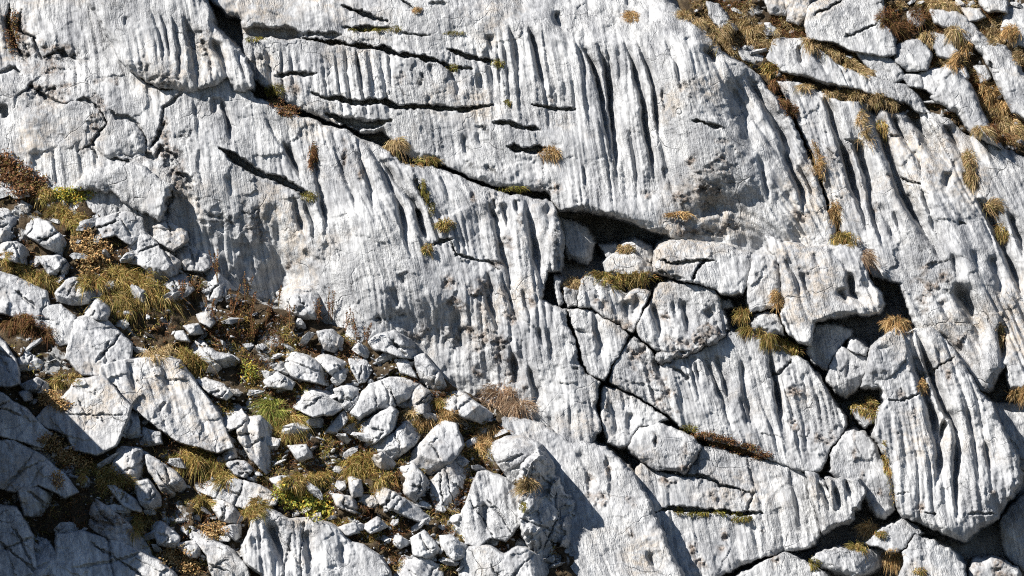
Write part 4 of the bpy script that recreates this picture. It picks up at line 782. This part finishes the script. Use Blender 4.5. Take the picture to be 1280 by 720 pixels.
# ------------------------------------------------------------------ loose stones
import bmesh
def stone_mesh(k):
    r = random.Random(100 + k)
    bm = bmesh.new()
    sx, sy, sz = r.uniform(0.8, 1.4), r.uniform(0.6, 0.9), r.uniform(0.45, 0.8)
    for i in range(16):
        a, b = r.uniform(0, 6.283), r.uniform(-1, 1)
        c = math.sqrt(1 - b * b)
        e = r.uniform(0.8, 1.05)
        bm.verts.new((math.cos(a) * c * sx * e, math.sin(a) * c * sy * e, b * sz * e))
    bmesh.ops.convex_hull(bm, input=bm.verts)
    loose = [v for v in bm.verts if not v.link_faces]
    bmesh.ops.delete(bm, geom=loose, context='VERTS')
    bmesh.ops.dissolve_limit(bm, angle_limit=0.3, verts=bm.verts[:], edges=bm.edges[:])
    bmesh.ops.bevel(bm, geom=bm.edges[:], offset=0.09, offset_type='OFFSET', segments=1, affect='EDGES', clamp_overlap=True)
    bmesh.ops.triangulate(bm, faces=bm.faces[:])
    bmesh.ops.subdivide_edges(bm, edges=[e for e in bm.edges if e.calc_length() > 0.45], cuts=1)
    for v in bm.verts:
        v.co *= 1 + 0.13 * r.uniform(-1, 1)
    bmesh.ops.triangulate(bm, faces=bm.faces[:])
    bmesh.ops.recalc_face_normals(bm, faces=bm.faces)
    me = bpy.data.meshes.new('stone')
    bm.to_mesh(me); bm.free()
    me.materials.append(M_ROCK if k % 3 else M_PALE)
    return me
STONES = [stone_mesh(k) for k in range(9)]
GROUND_T = lambda u, v: talus_z(u, v) - 0.05
TAKEN = []
import re
_CUT = re.compile(r",| (?:with|beside|above|below|under|at|among|in|on|by|between|near|whose|lying|resting|sloping|split|notched|tucked|cut|running|perched|wedged|caught|spread|sunk|poking|over|against|behind|that|just|right|standing|leaning|beneath|deep|joining|like|from|of|the|overhanging|to|next)\b")
def short(label): return _CUT.split(label)[0]
def stone_label(u, v, sz, what):
    d, lab, bu, bv = min(((u - a) ** 2 + (v - b) ** 2, l, a, b) for l, a, b in ROCKS)
    rel = ('just below' if v > bv else 'just above') if abs(v - bv) > abs(u - bu) else ('to the right of' if u > bu else 'to the left of')
    return f"{'tiny' if sz < 6 else 'small' if sz < 10 else 'fist-sized' if sz < 15 else 'stout'} {what} {rel} the {short(lab)}"
def put_stones(n, label, group, sampler, smin, smax, zref):
    made = 0; tries = 0
    while made < n and tries < n * 60:
        tries += 1
        u, v = sampler()
        z = float(zb_get(u, v))
        if z - zref(u, v) > 0.10: continue
        sz = smin * (smax / smin) ** (random.random() ** 1.7)
        if any((u - a) ** 2 + (v - b) ** 2 < (0.75 * (sz + c)) ** 2 for a, b, c in TAKEN): continue
        TAKEN.append((u, v, sz))
        o = bpy.data.objects.new('stone', STONES[random.randrange(9)])
        o.location = [float(c) for c in world_pt(u, v, z + sz * 0.004)]
        o.scale = (sz * 0.01 * random.uniform(0.8, 1.5), sz * 0.01, sz * 0.01 * random.uniform(0.4, 0.95))
        o.rotation_euler = (random.uniform(-0.5, 0.5), random.uniform(0, 0.7), random.uniform(0, 6.28))
        coll.objects.link(o)
        tag(o, stone_label(u, v, sz, label), 'stone', group)
        made += 1
def in_poly(u, v, poly):
    ins = False
    for i in range(len(poly)):
        (x0, y0), (x1, y1) = poly[i], poly[(i + 1) % len(poly)]
        if (y0 > v) != (y1 > v) and u < (x1 - x0) * (v - y0) / (y1 - y0) + x0: ins = not ins
    return ins
TAL = [(0, 225), (60, 240), (120, 258), (170, 283), (230, 338), (280, 366), (330, 388), (400, 410), (460, 428), (520, 458), (570, 493), (610, 520), (640, 545), (680, 605), (700, 715), (0, 715)]
def s_talus():
    while True:
        u, v = random.uniform(0, 700), random.uniform(225, 716)
        if in_poly(u, v, TAL) and random.random() < 0.25 + 0.75 * (u > 250): return u, v
UPP = [(860, 0), (905, 60), (960, 108), (1060, 100), (1150, 120), (1210, 160), (1278, 190), (1278, 0)]
def s_upper():
    while True:
        u, v = random.uniform(860, 1278), random.uniform(2, 190)
        if in_poly(u, v, UPP): return u, v
put_stones(45, 'loose angular rock', 'loose rocks of the boulder slope', s_talus, 11, 22, GROUND_T)
put_stones(130, 'loose pale stone', 'loose stones of the boulder slope', s_talus, 4.5, 15, GROUND_T)
put_stones(50, 'pale stone set in dry turf', 'loose stones of the upper slope', s_upper, 4, 12, lambda u, v: ug(u, v) - 0.05)
# gravel nobody could count
def gravel(name, n, sampler, zref, label):
    V_, F_ = [], []
    base = 0
    me = STONES[0]
    src = [np.array([v.co for v in m.vertices]) for m in STONES]; tri = [np.array([p.vertices[:] for p in m.polygons]) for m in STONES]
    k = 0
    while k < n:
        u, v = sampler()
        z = float(zb_get(u, v)); 
        k += 1
        if z - zref(u, v) > 0.10: continue
        sz = random.uniform(1.0, 3.4) * 0.01
        i = random.randrange(9); a = random.uniform(0, 6.28)
        R = np.array([[math.cos(a), -math.sin(a), 0], [math.sin(a), math.cos(a), 0], [0, 0, 1]])
        V_.append(src[i] @ R.T * sz + np.array(world_pt(u, v, z + 0.005))); F_.append(tri[i] + base); base += len(src[i])
    o = mesh_obj(name, np.concatenate(V_), np.concatenate(F_), M_PALE, smooth=False)
    tag(o, label, 'gravel', kind='stuff')
gravel('gravel', 2400, s_talus, GROUND_T, 'fine pale rubble between the boulders of the slope')

# ------------------------------------------------------------------ plants
PAL = {
    'straw':  [(0.42, 0.29, 0.15), (0.28, 0.18, 0.085), (0.52, 0.40, 0.23), (0.18, 0.12, 0.055), (0.22, 0.19, 0.07)],
    'orange': [(0.42, 0.26, 0.11), (0.28, 0.15, 0.06), (0.48, 0.34, 0.17), (0.20, 0.15, 0.06)],
    'mixed':  [(0.34, 0.23, 0.07), (0.20, 0.19, 0.045), (0.45, 0.33, 0.14), (0.13, 0.12, 0.03), (0.22, 0.11, 0.04)],
    'green':  [(0.20, 0.24, 0.045), (0.12, 0.17, 0.03), (0.34, 0.32, 0.08), (0.30, 0.22, 0.08)],
    'moss':   [(0.14, 0.14, 0.025), (0.22, 0.20, 0.04), (0.07, 0.06, 0.015), (0.18, 0.12, 0.03)],
    'brown':  [(0.16, 0.075, 0.035), (0.10, 0.045, 0.02), (0.24, 0.12, 0.055), (0.13, 0.10, 0.03)],
    'beige':  [(0.36, 0.25, 0.16), (0.24, 0.15, 0.09), (0.44, 0.33, 0.22), (0.16, 0.09, 0.05)],
    'yellow': [(0.40, 0.36, 0.06), (0.22, 0.26, 0.05), (0.48, 0.30, 0.05), (0.14, 0.16, 0.03)],
}
prng = np.random.default_rng(21)
def blade_arrays(base, d, L, W, droop, col):
    n = len(base)
    side = np.cross(d, np.stack([prng.normal(size=n) * 0.6, -np.ones(n), prng.normal(size=n) * 0.6], 1))
    side /= np.linalg.norm(side, axis=1)[:, None] + 1e-6
    vs_ = []; cs = []
    for t, w in ((0, 0.8), (0.4, 1.0), (0.75, 0.65)):
        c = base + d * (L * t)[:, None]; c[:, 2] -= droop * L * t * t
        vs_ += [c - side * (W * w / 2)[:, None], c + side * (W * w / 2)[:, None]]
    c = base + d * L[:, None]; c[:, 2] -= droop * L
    vs_.append(c)
    V = np.stack(vs_, 1).reshape(-1, 3)
    C = np.repeat(np.concatenate([col, np.ones((n, 1))], 1), 7, axis=0)
    f = np.array([[0, 1, 3], [0, 3, 2], [2, 3, 5], [2, 5, 4], [4, 5, 6]])
    F = (np.arange(n)[:, None, None] * 7 + f[None]).reshape(-1, 3)
    return V, F, C
def leaf_arrays(cen, nrm, size, col):
    n = len(cen)
    a = np.cross(nrm, prng.normal(size=(n, 3))); a /= np.linalg.norm(a, axis=1)[:, None] + 1e-6
    b = np.cross(nrm, a); b /= np.linalg.norm(b, axis=1)[:, None] + 1e-6
    s = size[:, None]
    V = np.stack([cen - a * s, cen + b * s * 0.45 + nrm * s * 0.1, cen + a * s - nrm * s * 0.25, cen - b * s * 0.45 + nrm * s * 0.1], 1).reshape(-1, 3)
    F = (np.arange(n)[:, None, None] * 4 + np.array([[0, 1, 2], [0, 2, 3]])[None]).reshape(-1, 3)
    C = np.repeat(np.concatenate([col, np.ones((n, 1))], 1), 4, axis=0)
    return V, F, C
def pick(pal, n, clump=None):
    p = np.array(PAL[pal]); k = prng.integers(0, len(p), n)
    return p[k] * prng.uniform(0.8, 1.4, (n, 1))
def spots(cs, n, r=6):
    area = np.array([c[2] * c[3] for c in cs], float); k = prng.choice(len(cs), n, p=area / area.sum())
    a = prng.uniform(0, 2 * np.pi, n); rr = np.sqrt(prng.uniform(0, 1, n)) * (0.6 + 0.6 * prng.random(n))
    c = np.array(cs, float)[k]
    du = np.cos(a) * rr; dv = np.sin(a) * rr
    u = c[:, 0] + du * c[:, 2]; v = c[:, 1] + dv * c[:, 3]
    zc = zb_get(c[:, 0], c[:, 1], r)
    z = np.maximum(zb_get(u, v), zc - 0.16) 
    return u, v, z, du, dv
def tuft(label, cs, style='straw', ln=None, dens=1.0, name='grass_tuft', cat='grass', lift=0.02):
    g_ = 0.76 if cs[0][1] < 180 and cs[0][0] > 850 else 0.92
    cs = [(c[0], c[1], c[2] * g_, c[3] * g_ * 0.95) for c in cs]
    for a, b in zip(cs[:-1], cs[1:]):       # one turf, not islands
        if math.hypot((a[0] - b[0]) / (a[2] + b[2]), (a[1] - b[1]) / (a[3] + b[3])) > 0.75:
            cs.append(((a[0] + b[0]) / 2, (a[1] + b[1]) / 2, (a[2] + b[2]) * 0.42, (a[3] + b[3]) * 0.42))
    ln = ln or {'moss': 0.035, 'brown': 0.07}.get(style, 0.13)
    area = sum(c[2] * c[3] for c in cs) * 3.14
    n = int(min(3400, max(80, area * dens * 2.6)))
    u, v, z, du, dv = spots(cs, n)
    dome = np.clip(1 - (du ** 2 + dv ** 2), 0, 1) * min(0.08, 0.3 * ln + 0.02)
    base = np.stack(world_pt(u, v, z + lift * prng.random(n) + dome), 1)
    K = max(3, int(area / 70))
    cu, cv = u[:K], v[:K]
    ki = ((u[:, None] - cu[None]) ** 2 + (v[:, None] - cv[None]) ** 2).argmin(1)
    kd = prng.normal(size=(K, 3)) * np.array([0.55, 0.3, 0.35]); kl = prng.uniform(0.55, 1.35, K); kc = prng.uniform(0.7, 1.3, (K, 1))
    d = np.stack([0.45 * du + (u - cu[ki]) * 0.05 + prng.normal(size=n) * 0.28, -0.55 + prng.normal(size=n) * 0.25, 0.38 - 0.3 * dv - (v - cv[ki]) * 0.05 + prng.normal(size=n) * 0.28], 1) + kd[ki]
    d /= np.linalg.norm(d, axis=1)[:, None]
    ln *= 0.85
    L = ln * kl[ki] * prng.uniform(0.4, 1.25, n)
    W = np.full(n, 0.006) * prng.uniform(0.6, 1.2, n) * (1.4 if ln < 0.08 else 1)
    keep = (prng.random(K) > (0.3 if K > 5 else 0.0))[ki] | (prng.random(n) < 0.12)
    base, d, L, W, ki = base[keep], d[keep], L[keep], W[keep], ki[keep]; n = len(base)
    V, F, C = blade_arrays(base, d, L, W, prng.uniform(0.4, 1.3, n), pick(style, n) * kc[ki])
    o = mesh_obj(name, V, F, M_PLANT, smooth=False, attrs={'tint': ('FLOAT_COLOR', C)}, origin=base[base[:, 2].argmin()])
    return tag(o, label, cat)
def empty(name, loc):
    o = bpy.data.objects.new(name, None)
    o.location = [float(c) for c in loc]
    coll.objects.link(o)
    return o
def leafy(label, cs, style='yellow', size=0.028, dens=0.8, h=0.10, name='leafy_plant', cat='plant'):
    area = sum(c[2] * c[3] for c in cs) * 3.14
    n = int(min(1800, max(60, area * dens)))
    u, v, z, du, dv = spots(cs, n)
    base = np.stack(world_pt(u, v, z), 1)
    nrm = np.stack([prng.normal(size=n) * 0.6, -0.6 + prng.normal(size=n) * 0.5, 0.7 + prng.normal(size=n) * 0.4], 1)
    nrm /= np.linalg.norm(nrm, axis=1)[:, None]
    up_ = prng.uniform(0.1, 1, n) * h
    cen = base + np.stack([prng.normal(size=n) * 0.02, -0.5 * up_, 0.8 * up_], 1)
    V, F, C = leaf_arrays(cen, nrm, size * prng.uniform(0.5, 1.25, n), pick(style, n))
    m = n // 3
    d = cen[:m] - base[:m]; L = np.linalg.norm(d, axis=1) + 1e-4
    V2, F2, C2 = blade_arrays(base[:m].copy(), d / L[:, None], L, np.full(m, 0.006), np.zeros(m), pick('brown', m))
    root = empty(name, base[base[:, 2].argmin()])
    mesh_obj('stems', V2, F2, M_PLANT, smooth=False, attrs={'tint': ('FLOAT_COLOR', C2)}, parent=root)
    mesh_obj('leaves', V, F, M_PLANT, smooth=False, attrs={'tint': ('FLOAT_COLOR', C)}, parent=root)
    return tag(root, label, cat)
def stalk(u, v, h):
    z = float(zb_get(u, v, 4)); b = np.array(world_pt(u, v, z))
    k = random.randint(2, 4)
    lean = [np.array([random.uniform(-0.35, 0.35), random.uniform(-0.25, 0.05), 1.0]) for _ in range(k)]
    base = np.repeat(b[None], k, 0) + prng.normal(size=(k, 3)) * 0.015
    d = np.array(lean); d /= np.linalg.norm(d, axis=1)[:, None]
    L = np.array([h * 0.01 * random.uniform(0.65, 1.1) for _ in range(k)])
    V, F, C = blade_arrays(base, d, L, np.full(k, 0.009), np.full(k, 0.06), pick('brown', k))
    root = empty('dry_stalk_plant', b)
    mesh_obj('stem', V, F, M_PLANT, smooth=False, attrs={'tint': ('FLOAT_COLOR', C)}, parent=root)
    n = 60 * k
    i = prng.integers(0, k, n); t = prng.uniform(0.3, 1.0, n)
    cen = base[i] + d[i] * (L[i] * t)[:, None] + prng.normal(size=(n, 3)) * (0.024 * (1.15 - t))[:, None]
    nrm = prng.normal(size=(n, 3)); nrm /= np.linalg.norm(nrm, axis=1)[:, None]
    V, F, C = leaf_arrays(cen, nrm, prng.uniform(0.007, 0.016, n), pick('brown', n) * 1.15)
    mesh_obj('seed_head', V, F, M_PLANT, smooth=False, attrs={'tint': ('FLOAT_COLOR', C)}, parent=root)
    tag(root, stone_label(u, v, 20, 'dry stalk plant').replace('stout', 'tall brown' if h > 33 else 'short brown'), 'plant', 'dry stalk plants along the wall foot')

# --- crest and upper slope
tuft('bushy golden grass cushion on the crest, hugging the slanted stone', [(906, 55, 22, 17), (915, 32, 14, 10), (893, 42, 12, 9)])
tuft('bushy golden grass cushion behind the crest, below the squat block', [(948, 50, 26, 14), (935, 27, 16, 8), (970, 40, 14, 8)])
tuft('little grass tuft right at the crest edge near the top', [(856, 18, 11, 6), (873, 27, 9, 5)])
tuft('long strip of golden grass under the large smooth top block', [(1010, 53, 12, 8), (1030, 62, 13, 9), (1048, 70, 12, 9), (1064, 80, 12, 9), (1082, 90, 12, 7)])
tuft('long strip of golden grass draped over the deep runnels of the tilted slab', [(1035, 117, 12, 6), (1055, 118, 14, 8), (1075, 122, 14, 9), (1098, 124, 14, 9), (1116, 130, 12, 7)])
tuft('narrow flat grass streak below the fluted shoulder', [(1008, 108, 16, 5)], ln=0.10)
tuft('grass hanging down the runnels beneath the long draped strip', [(1076, 148, 9, 14), (1083, 177, 12, 7)])
tuft('short grass tuft stuck in the runnel beside the hanging grass', [(1102, 158, 7, 12)], 'mixed')
tuft('grass spilling into the top of the crack at the slab edge', [(988, 136, 10, 14), (978, 124, 8, 8)], 'brown', ln=0.1)
tuft('small brown tuft beneath the rough dark boulder', [(967, 107, 8, 9)], 'brown', ln=0.1)
tuft('olive green turf clump below the rough dark boulder', [(962, 86, 15, 10)], 'mixed', ln=0.09)
tuft('dark brown turf hollow beside the large smooth top block', [(1108, 22, 16, 18), (1130, 42, 15, 10), (1150, 20, 20, 16)], 'brown', ln=0.13)
tuft('straw tuft sitting on the knobbly block', [(1158, 46, 14, 8)])
tuft('straw tuft at the top edge above the jagged block', [(1180, 6, 18, 8), (1160, 2, 12, 6)])
tuft('straw tuft between the jagged block and the narrow pale block', [(1192, 38, 15, 7)])
tuft('straw tuft behind the pointed fin boulder', [(1194, 79, 16, 9), (1208, 58, 10, 9)], 'orange')
tuft('rusty turf beside the little pale stone near the top', [(1232, 33, 16, 10), (1245, 50, 12, 8)])
tuft('rusty turf at the corner edge above the leaning boulder', [(1264, 40, 16, 12)], 'orange')
tuft('grass patch at the picture edge beside the leaning boulder top', [(1274, 72, 10, 14)])
tuft('large brown turf bank between fin boulder and leaning boulder', [(1236, 118, 18, 18), (1226, 100, 12, 12), (1248, 134, 16, 12)], 'orange')
tuft('large straw turf bank under the leaning boulder', [(1258, 150, 20, 13), (1274, 168, 14, 11), (1240, 140, 12, 8)])
tuft('dark turf along the lower side of the turf bank', [(1255, 172, 18, 9), (1240, 160, 10, 8)], 'brown', ln=0.1)
tuft('short tuft at the foot of the fin boulder', [(1226, 162, 13, 7)])
tuft('upright tuft in the crack below the fin boulder', [(1211, 199, 8, 13), (1215, 221, 7, 10)])
tuft('hanging grass in the long crack beside the tilted slab', [(1017, 188, 6, 14), (1028, 214, 5, 12)], 'orange')
tuft('slender grass lower in the long crack beside the tilted slab', [(1044, 264, 6, 15)], 'orange')
tuft('thick golden cushion at the lower end of the long grassy crack', [(1056, 298, 17, 9)], 'mixed')
tuft('golden tuft in the outer crack near the picture edge, upper of two', [(1240, 258, 11, 9)])
tuft('golden tuft in the outer crack near the picture edge, lower of two', [(1252, 290, 8, 11)], 'mixed')
tuft('grey withered grass fan above the dark hollow', [(1083, 320, 8, 10)], 'beige', dens=0.6)
tuft('orange tuft glowing in the hollow below the snout', [(1120, 403, 15, 8)], 'orange')
tuft('golden cushion beside the foot of the tilted slab at the picture edge', [(1262, 494, 15, 8), (1284, 490, 14, 8)], 'orange')
tuft('yellow moss and grass filling the gap by the cap stone', [(1078, 498, 14, 8), (1090, 512, 8, 14), (1070, 507, 8, 5)], 'mixed', ln=0.07)
tuft('yellow-green tuft inside the square hole', [(930, 392, 8, 11)], 'mixed')
tuft('yellow grass ribbon along the top of the wide fluted block', [(940, 413, 15, 6), (976, 430, 15, 8), (995, 438, 9, 8), (958, 420, 12, 5)], 'mixed', ln=0.1)
tuft('orange grass beard hanging in the crack by the upright pillar', [(971, 372, 6, 13)], 'orange')
tuft('tiny straw tuft in the runnel of the tall arched block', [(1152, 482, 5, 10)], 'orange', ln=0.08)
tuft('thin golden wisp in the runnel above the edge cushion', [(1252, 418, 4, 15)], ln=0.09)
tuft('yellow grass carpet on the ledge below the cave', [(744, 344, 15, 6), (770, 350, 15, 12), (806, 346, 20, 7), (788, 345, 12, 6)], 'mixed')
tuft('small straw tuft at the slab corner beside the cave ledge', [(716, 354, 10, 8)])
tuft('short straw tuft between rocks inside the cave mouth', [(782, 311, 12, 6)], ln=0.09)
tuft('orange tuft in the lowest short crack of the upper slab', [(686, 190, 13, 8)], 'orange')
tuft('flat orange grass patch beneath the overhang of the upper slab', [(847, 268, 17, 4)], 'orange', ln=0.08)
tuft('round straw tuft alone near the top of the upper slab', [(790, 20, 9, 8)], 'orange', ln=0.1)
tuft('straw tuft on the diagonal ledge, the upper of its pair', [(495, 179, 12, 8)])
tuft('straw tuft on the diagonal ledge, the lower of its pair', [(518, 203, 12, 7), (537, 200, 12, 4)], 'mixed')
M_ = dict(name='moss_cushion', cat='moss')
tuft('bright green moss ball at the end of a crack in the upper slab', [(622, 78, 9, 6)], 'moss', **M_)
tuft('tiny green moss dot on the thin lowest crack line', [(635, 128, 5, 4)], 'moss', **M_)
tuft('olive moss clot at the crack end near the green moss ball', [(565, 84, 8, 5)], 'moss', **M_)
tuft('brown moss lining the short crack near the top', [(494, 36, 9, 4), (458, 37, 24, 3)], 'moss', **M_)
tuft('flat moss smear on the upper slab above the green moss ball', [(569, 41, 15, 3)], 'moss', **M_)
tuft('rusty moss spot near the top edge crack', [(522, 12, 7, 5)], 'orange', ln=0.05, **M_)
tuft('green moss pad at the head of the diagonal gully', [(344, 112, 13, 9)], 'moss', **M_)
tuft('moss in the shade of the boxy recess', [(320, 48, 14, 3)], 'moss', **M_)
leafy('patch of rusty fallen leaves in the diagonal gully', [(360, 140, 14, 8), (345, 130, 10, 6)], 'brown', 0.016, 1.2, 0.03)
tuft('green moss tongue at the end of the slanting black crack', [(387, 245, 12, 7)], 'moss', **M_)
tuft('thin moss string in the curving crack of the fluted slab', [(528, 234, 4, 12), (540, 260, 5, 10)], 'moss', **M_)
tuft('moss cushion hanging below the thin moss string', [(557, 281, 13, 9)], 'mixed', ln=0.06, **M_)
tuft('small yellow tuft at the tip of the wedge-shaped runnel', [(535, 311, 7, 7)], 'mixed', ln=0.07)
tuft('dry grass sliver in a runnel of the curved slab', [(391, 195, 4, 19)], 'brown', ln=0.08)
tuft('moss under the lip of the upper slab by the diagonal ledge', [(642, 236, 20, 4)], 'moss', **M_)
leafy('dry brown plant hanging on the wall near the top corner', [(15, 42, 9, 28)], 'brown', 0.018, 0.8, 0.06)
# --- lower slope
leafy('brown bracken bank at the picture edge under the wall', [(20, 222, 24, 18), (5, 205, 14, 12), (45, 232, 16, 10), (30, 245, 20, 10)], 'brown', 0.024, 0.9, 0.10)
tuft('straw tuft beside the brown bracken', [(56, 243, 12, 10)], 'mixed')
leafy('yellow-leaved shrublet carpet at the wall foot', [(88, 246, 28, 10)], 'yellow', 0.02, 1.0, 0.06)
tuft('tawny grass behind the elongated boulder', [(97, 277, 18, 12), (75, 265, 14, 10)], 'mixed')
leafy('orange-brown bush beside the elongated boulder', [(103, 308, 16, 18), (125, 322, 16, 20), (112, 335, 16, 12)], 'orange', 0.022, 0.9, 0.10)
tuft('long tousled grass spreading below the rough wrinkled boulder', [(178, 355, 30, 20), (150, 345, 18, 16), (200, 372, 18, 12)], 'mixed', ln=0.24, dens=1.2)
tuft('grass tongue above the five-sided slab', [(140, 370, 18, 10), (164, 386, 18, 8)], 'mixed', ln=0.2)
tuft('olive grass between orange bush and white angular stone', [(115, 352, 16, 10)], 'mixed', ln=0.18)
tuft('grass ribbon above the pale stepped slab', [(47, 348, 20, 8), (20, 335, 20, 8), (66, 352, 10, 8), (5, 322, 14, 8)], 'mixed')
tuft('dark grass in the hollow beneath the pale stepped slab', [(30, 400, 20, 8), (60, 420, 14, 12), (12, 405, 12, 8)], 'brown', ln=0.13)
tuft('yellow grass pad beside the second pale plate', [(78, 474, 22, 10)], 'mixed')
leafy('orange leaf patch by the flat white stone', [(62, 500, 15, 10), (76, 508, 12, 8)], 'orange', 0.02, 0.9, 0.06)
tuft('straw clump above the great pointed plate', [(194, 442, 17, 8), (214, 436, 14, 7)], 'straw')
tuft('straw clump at the shoulder of the great pointed plate', [(243, 454, 17, 12), (232, 440, 12, 8)], 'mixed', ln=0.2)
leafy('leafy green sprig beside the dark pit', [(312, 470, 10, 15)], 'yellow', 0.018, 0.6, 0.14)
tuft('bright green grass fountain by the leaning angular boulder', [(342, 512, 18, 13)], 'green', ln=0.24)
tuft('bleached grass beside the bright green fountain', [(362, 528, 16, 14), (352, 545, 12, 10)], 'mixed', ln=0.2)
leafy('orange flowering herbs along the shadow edge', [(62, 557, 15, 12), (84, 573, 17, 12), (103, 582, 12, 9)], 'orange', 0.018, 0.8, 0.10)
tuft('green-brown turf strip above the crumbly ridge', [(128, 585, 18, 9), (156, 608, 16, 12), (110, 592, 14, 8)], 'mixed')
leafy('single orange herb in front of the shaded slope slab', [(72, 603, 8, 11)], 'orange', 0.018, 0.6, 0.12)
tuft('broad tussock below the pointed plate corner', [(235, 570, 20, 12), (262, 582, 20, 12), (280, 596, 12, 7)], 'mixed', ln=0.2)
tuft('green turf cushion by the white oblong stone', [(250, 628, 20, 9)], 'mixed')
tuft('turf between the white oblong stone and the wavy boulder', [(315, 642, 14, 10), (322, 628, 10, 8)], 'mixed')
leafy('glowing orange herb beside the square white stone', [(268, 666, 17, 11)], 'orange', 0.018, 0.9, 0.08)
leafy('orange and green herb mat at the foot of the shadow edge', [(219, 697, 20, 13), (235, 710, 16, 10)], 'orange', 0.018, 0.9, 0.07)
tuft('turf plug under the pyramid-shaped stone', [(178, 651, 12, 11), (170, 665, 10, 8)], 'mixed')
leafy('large green leafy mat above the wavy boulder', [(375, 628, 28, 16), (398, 640, 18, 14), (355, 620, 14, 10)], 'yellow', 0.022, 1.0, 0.08)
tuft('tawny turf above the leafy mat', [(394, 596, 26, 10), (366, 602, 16, 8)], 'mixed')
tuft('tawny turf bank beside the egg-shaped boulder', [(440, 584, 24, 12), (475, 598, 22, 11), (455, 572, 14, 8)], 'mixed', ln=0.18)
tuft('straw turf patch on top of the dark wrinkled rock', [(509, 518, 12, 8)], 'straw')
tuft('orange turf ribbon above the big angular boulder', [(537, 525, 17, 6), (559, 518, 15, 6)], 'orange')
tuft('tiny yellow tuft above the orange turf ribbon', [(550, 503, 8, 6)], 'mixed')
tuft('orange turf in the gap above the domed boulder', [(615, 539, 19, 8), (597, 554, 9, 14)], 'orange')
tuft('straw tuft between the domed boulder and the white fluted boulder', [(659, 607, 12, 11)], 'straw')
tuft('bright moss spot below that straw tuft on the white fluted boulder', [(653, 633, 5, 7)], 'moss', **M_)
leafy('small orange herb in the rubble pile', [(487, 684, 8, 7)], 'orange', 0.016, 0.9, 0.05)
tuft('bleached dry bush at the wall foot by the forked crack', [(625, 497, 26, 18), (650, 508, 18, 12)], 'beige', ln=0.24, dens=0.3)
leafy('brown heather strip filling the crack under the wide fluted block', [(880, 546, 16, 5), (903, 554, 18, 8), (930, 563, 18, 7), (952, 571, 14, 5)], 'brown', 0.014, 1.6, 0.05)
tuft('green moss at the start of the brown heather strip', [(861, 535, 11, 6)], 'moss', **M_)
tuft('moss line along the crack of the long smooth slab', [(845, 638, 14, 4), (870, 641, 16, 4), (895, 640, 14, 3), (918, 642, 10, 3)], 'moss', **M_)
tuft('drooping moss tongue below the moss line', [(928, 648, 14, 5)], 'moss', **M_)
tuft('orange tuft in the shady hollow beneath the stump', [(1086, 661, 10, 8)], 'orange')
tuft('orange tuft beside the low rounded slab at the bottom', [(1117, 696, 12, 9)], 'orange')
tuft('yellow tuft on the low rounded slab edge', [(1073, 684, 11, 6)], 'mixed')
tuft('yellow tuft on top of the rough slanting rock', [(1101, 668, 9, 4)], 'mixed', ln=0.08)
tuft('short tuft at the bottom edge on the bulky fluted rock', [(1149, 713, 9, 4)], 'mixed', ln=0.07)
tuft('green moss in the gap at the end of the broken ledge', [(1018, 704, 8, 10)], 'moss', **M_)
tuft('yellow moss string in the crack beside the tall arched block', [(1104, 562, 4, 13), (1112, 597, 4, 14), (1117, 622, 4, 8)], 'mixed', ln=0.04, **M_)
for u, v, h in ((272, 352, 42), (244, 374, 32), (306, 378, 38), (297, 410, 34), (275, 415, 30), (412, 400, 40), (398, 402, 30), (447, 424, 38), (331, 408, 38), (347, 384, 30), (262, 398, 28), (318, 424, 28), (362, 408, 32), (228, 370, 28), (432, 412, 30), (290, 392, 34), (312, 398, 34), (458, 428, 26)):
    stalk(u, v, h)
# low turf nobody could count
def turf(name, n, sampler, zref, pals, label):
    us, vs_ = [], []
    while len(us) < n:
        u, v = sampler()
        if float(perlin(np.float32(u / 45), np.float32(v / 45), 200)) < -0.15: continue
        if float(zb_get(u, v)) - zref(u, v) > 0.08: 
            n -= 0.3; continue
        us.append(u); vs_.append(v)
    u = np.array(us); v = np.array(vs_); n = len(u)
    z = zb_get(u, v)
    base = np.stack(world_pt(u, v, z), 1)
    d = np.stack([prng.normal(size=n) * 0.5, -0.5 + prng.normal(size=n) * 0.3, 0.6 + prng.normal(size=n) * 0.3], 1); d /= np.linalg.norm(d, axis=1)[:, None]
    k = perlin(u / 30, v / 30, 210)
    col = np.where((k > 0)[:, None], pick(pals[0], n), pick(pals[1], n))
    V, F, C = blade_arrays(base, d, prng.uniform(0.04, 0.13, n), np.full(n, 0.007), prng.uniform(0.3, 1.0, n), col)
    tag(mesh_obj(name, V, F, M_PLANT, smooth=False, attrs={'tint': ('FLOAT_COLOR', C)}), label, 'grass', kind='stuff')
turf('short_grass', 26000, s_talus, GROUND_T, ('mixed', 'brown'), 'short tawny turf between the boulders of the lower slope')
turf('short_grass', 18000, s_upper, lambda u, v: ug(u, v) - 0.05, ('straw', 'brown'), 'short dry turf between the blocks of the upper slope')
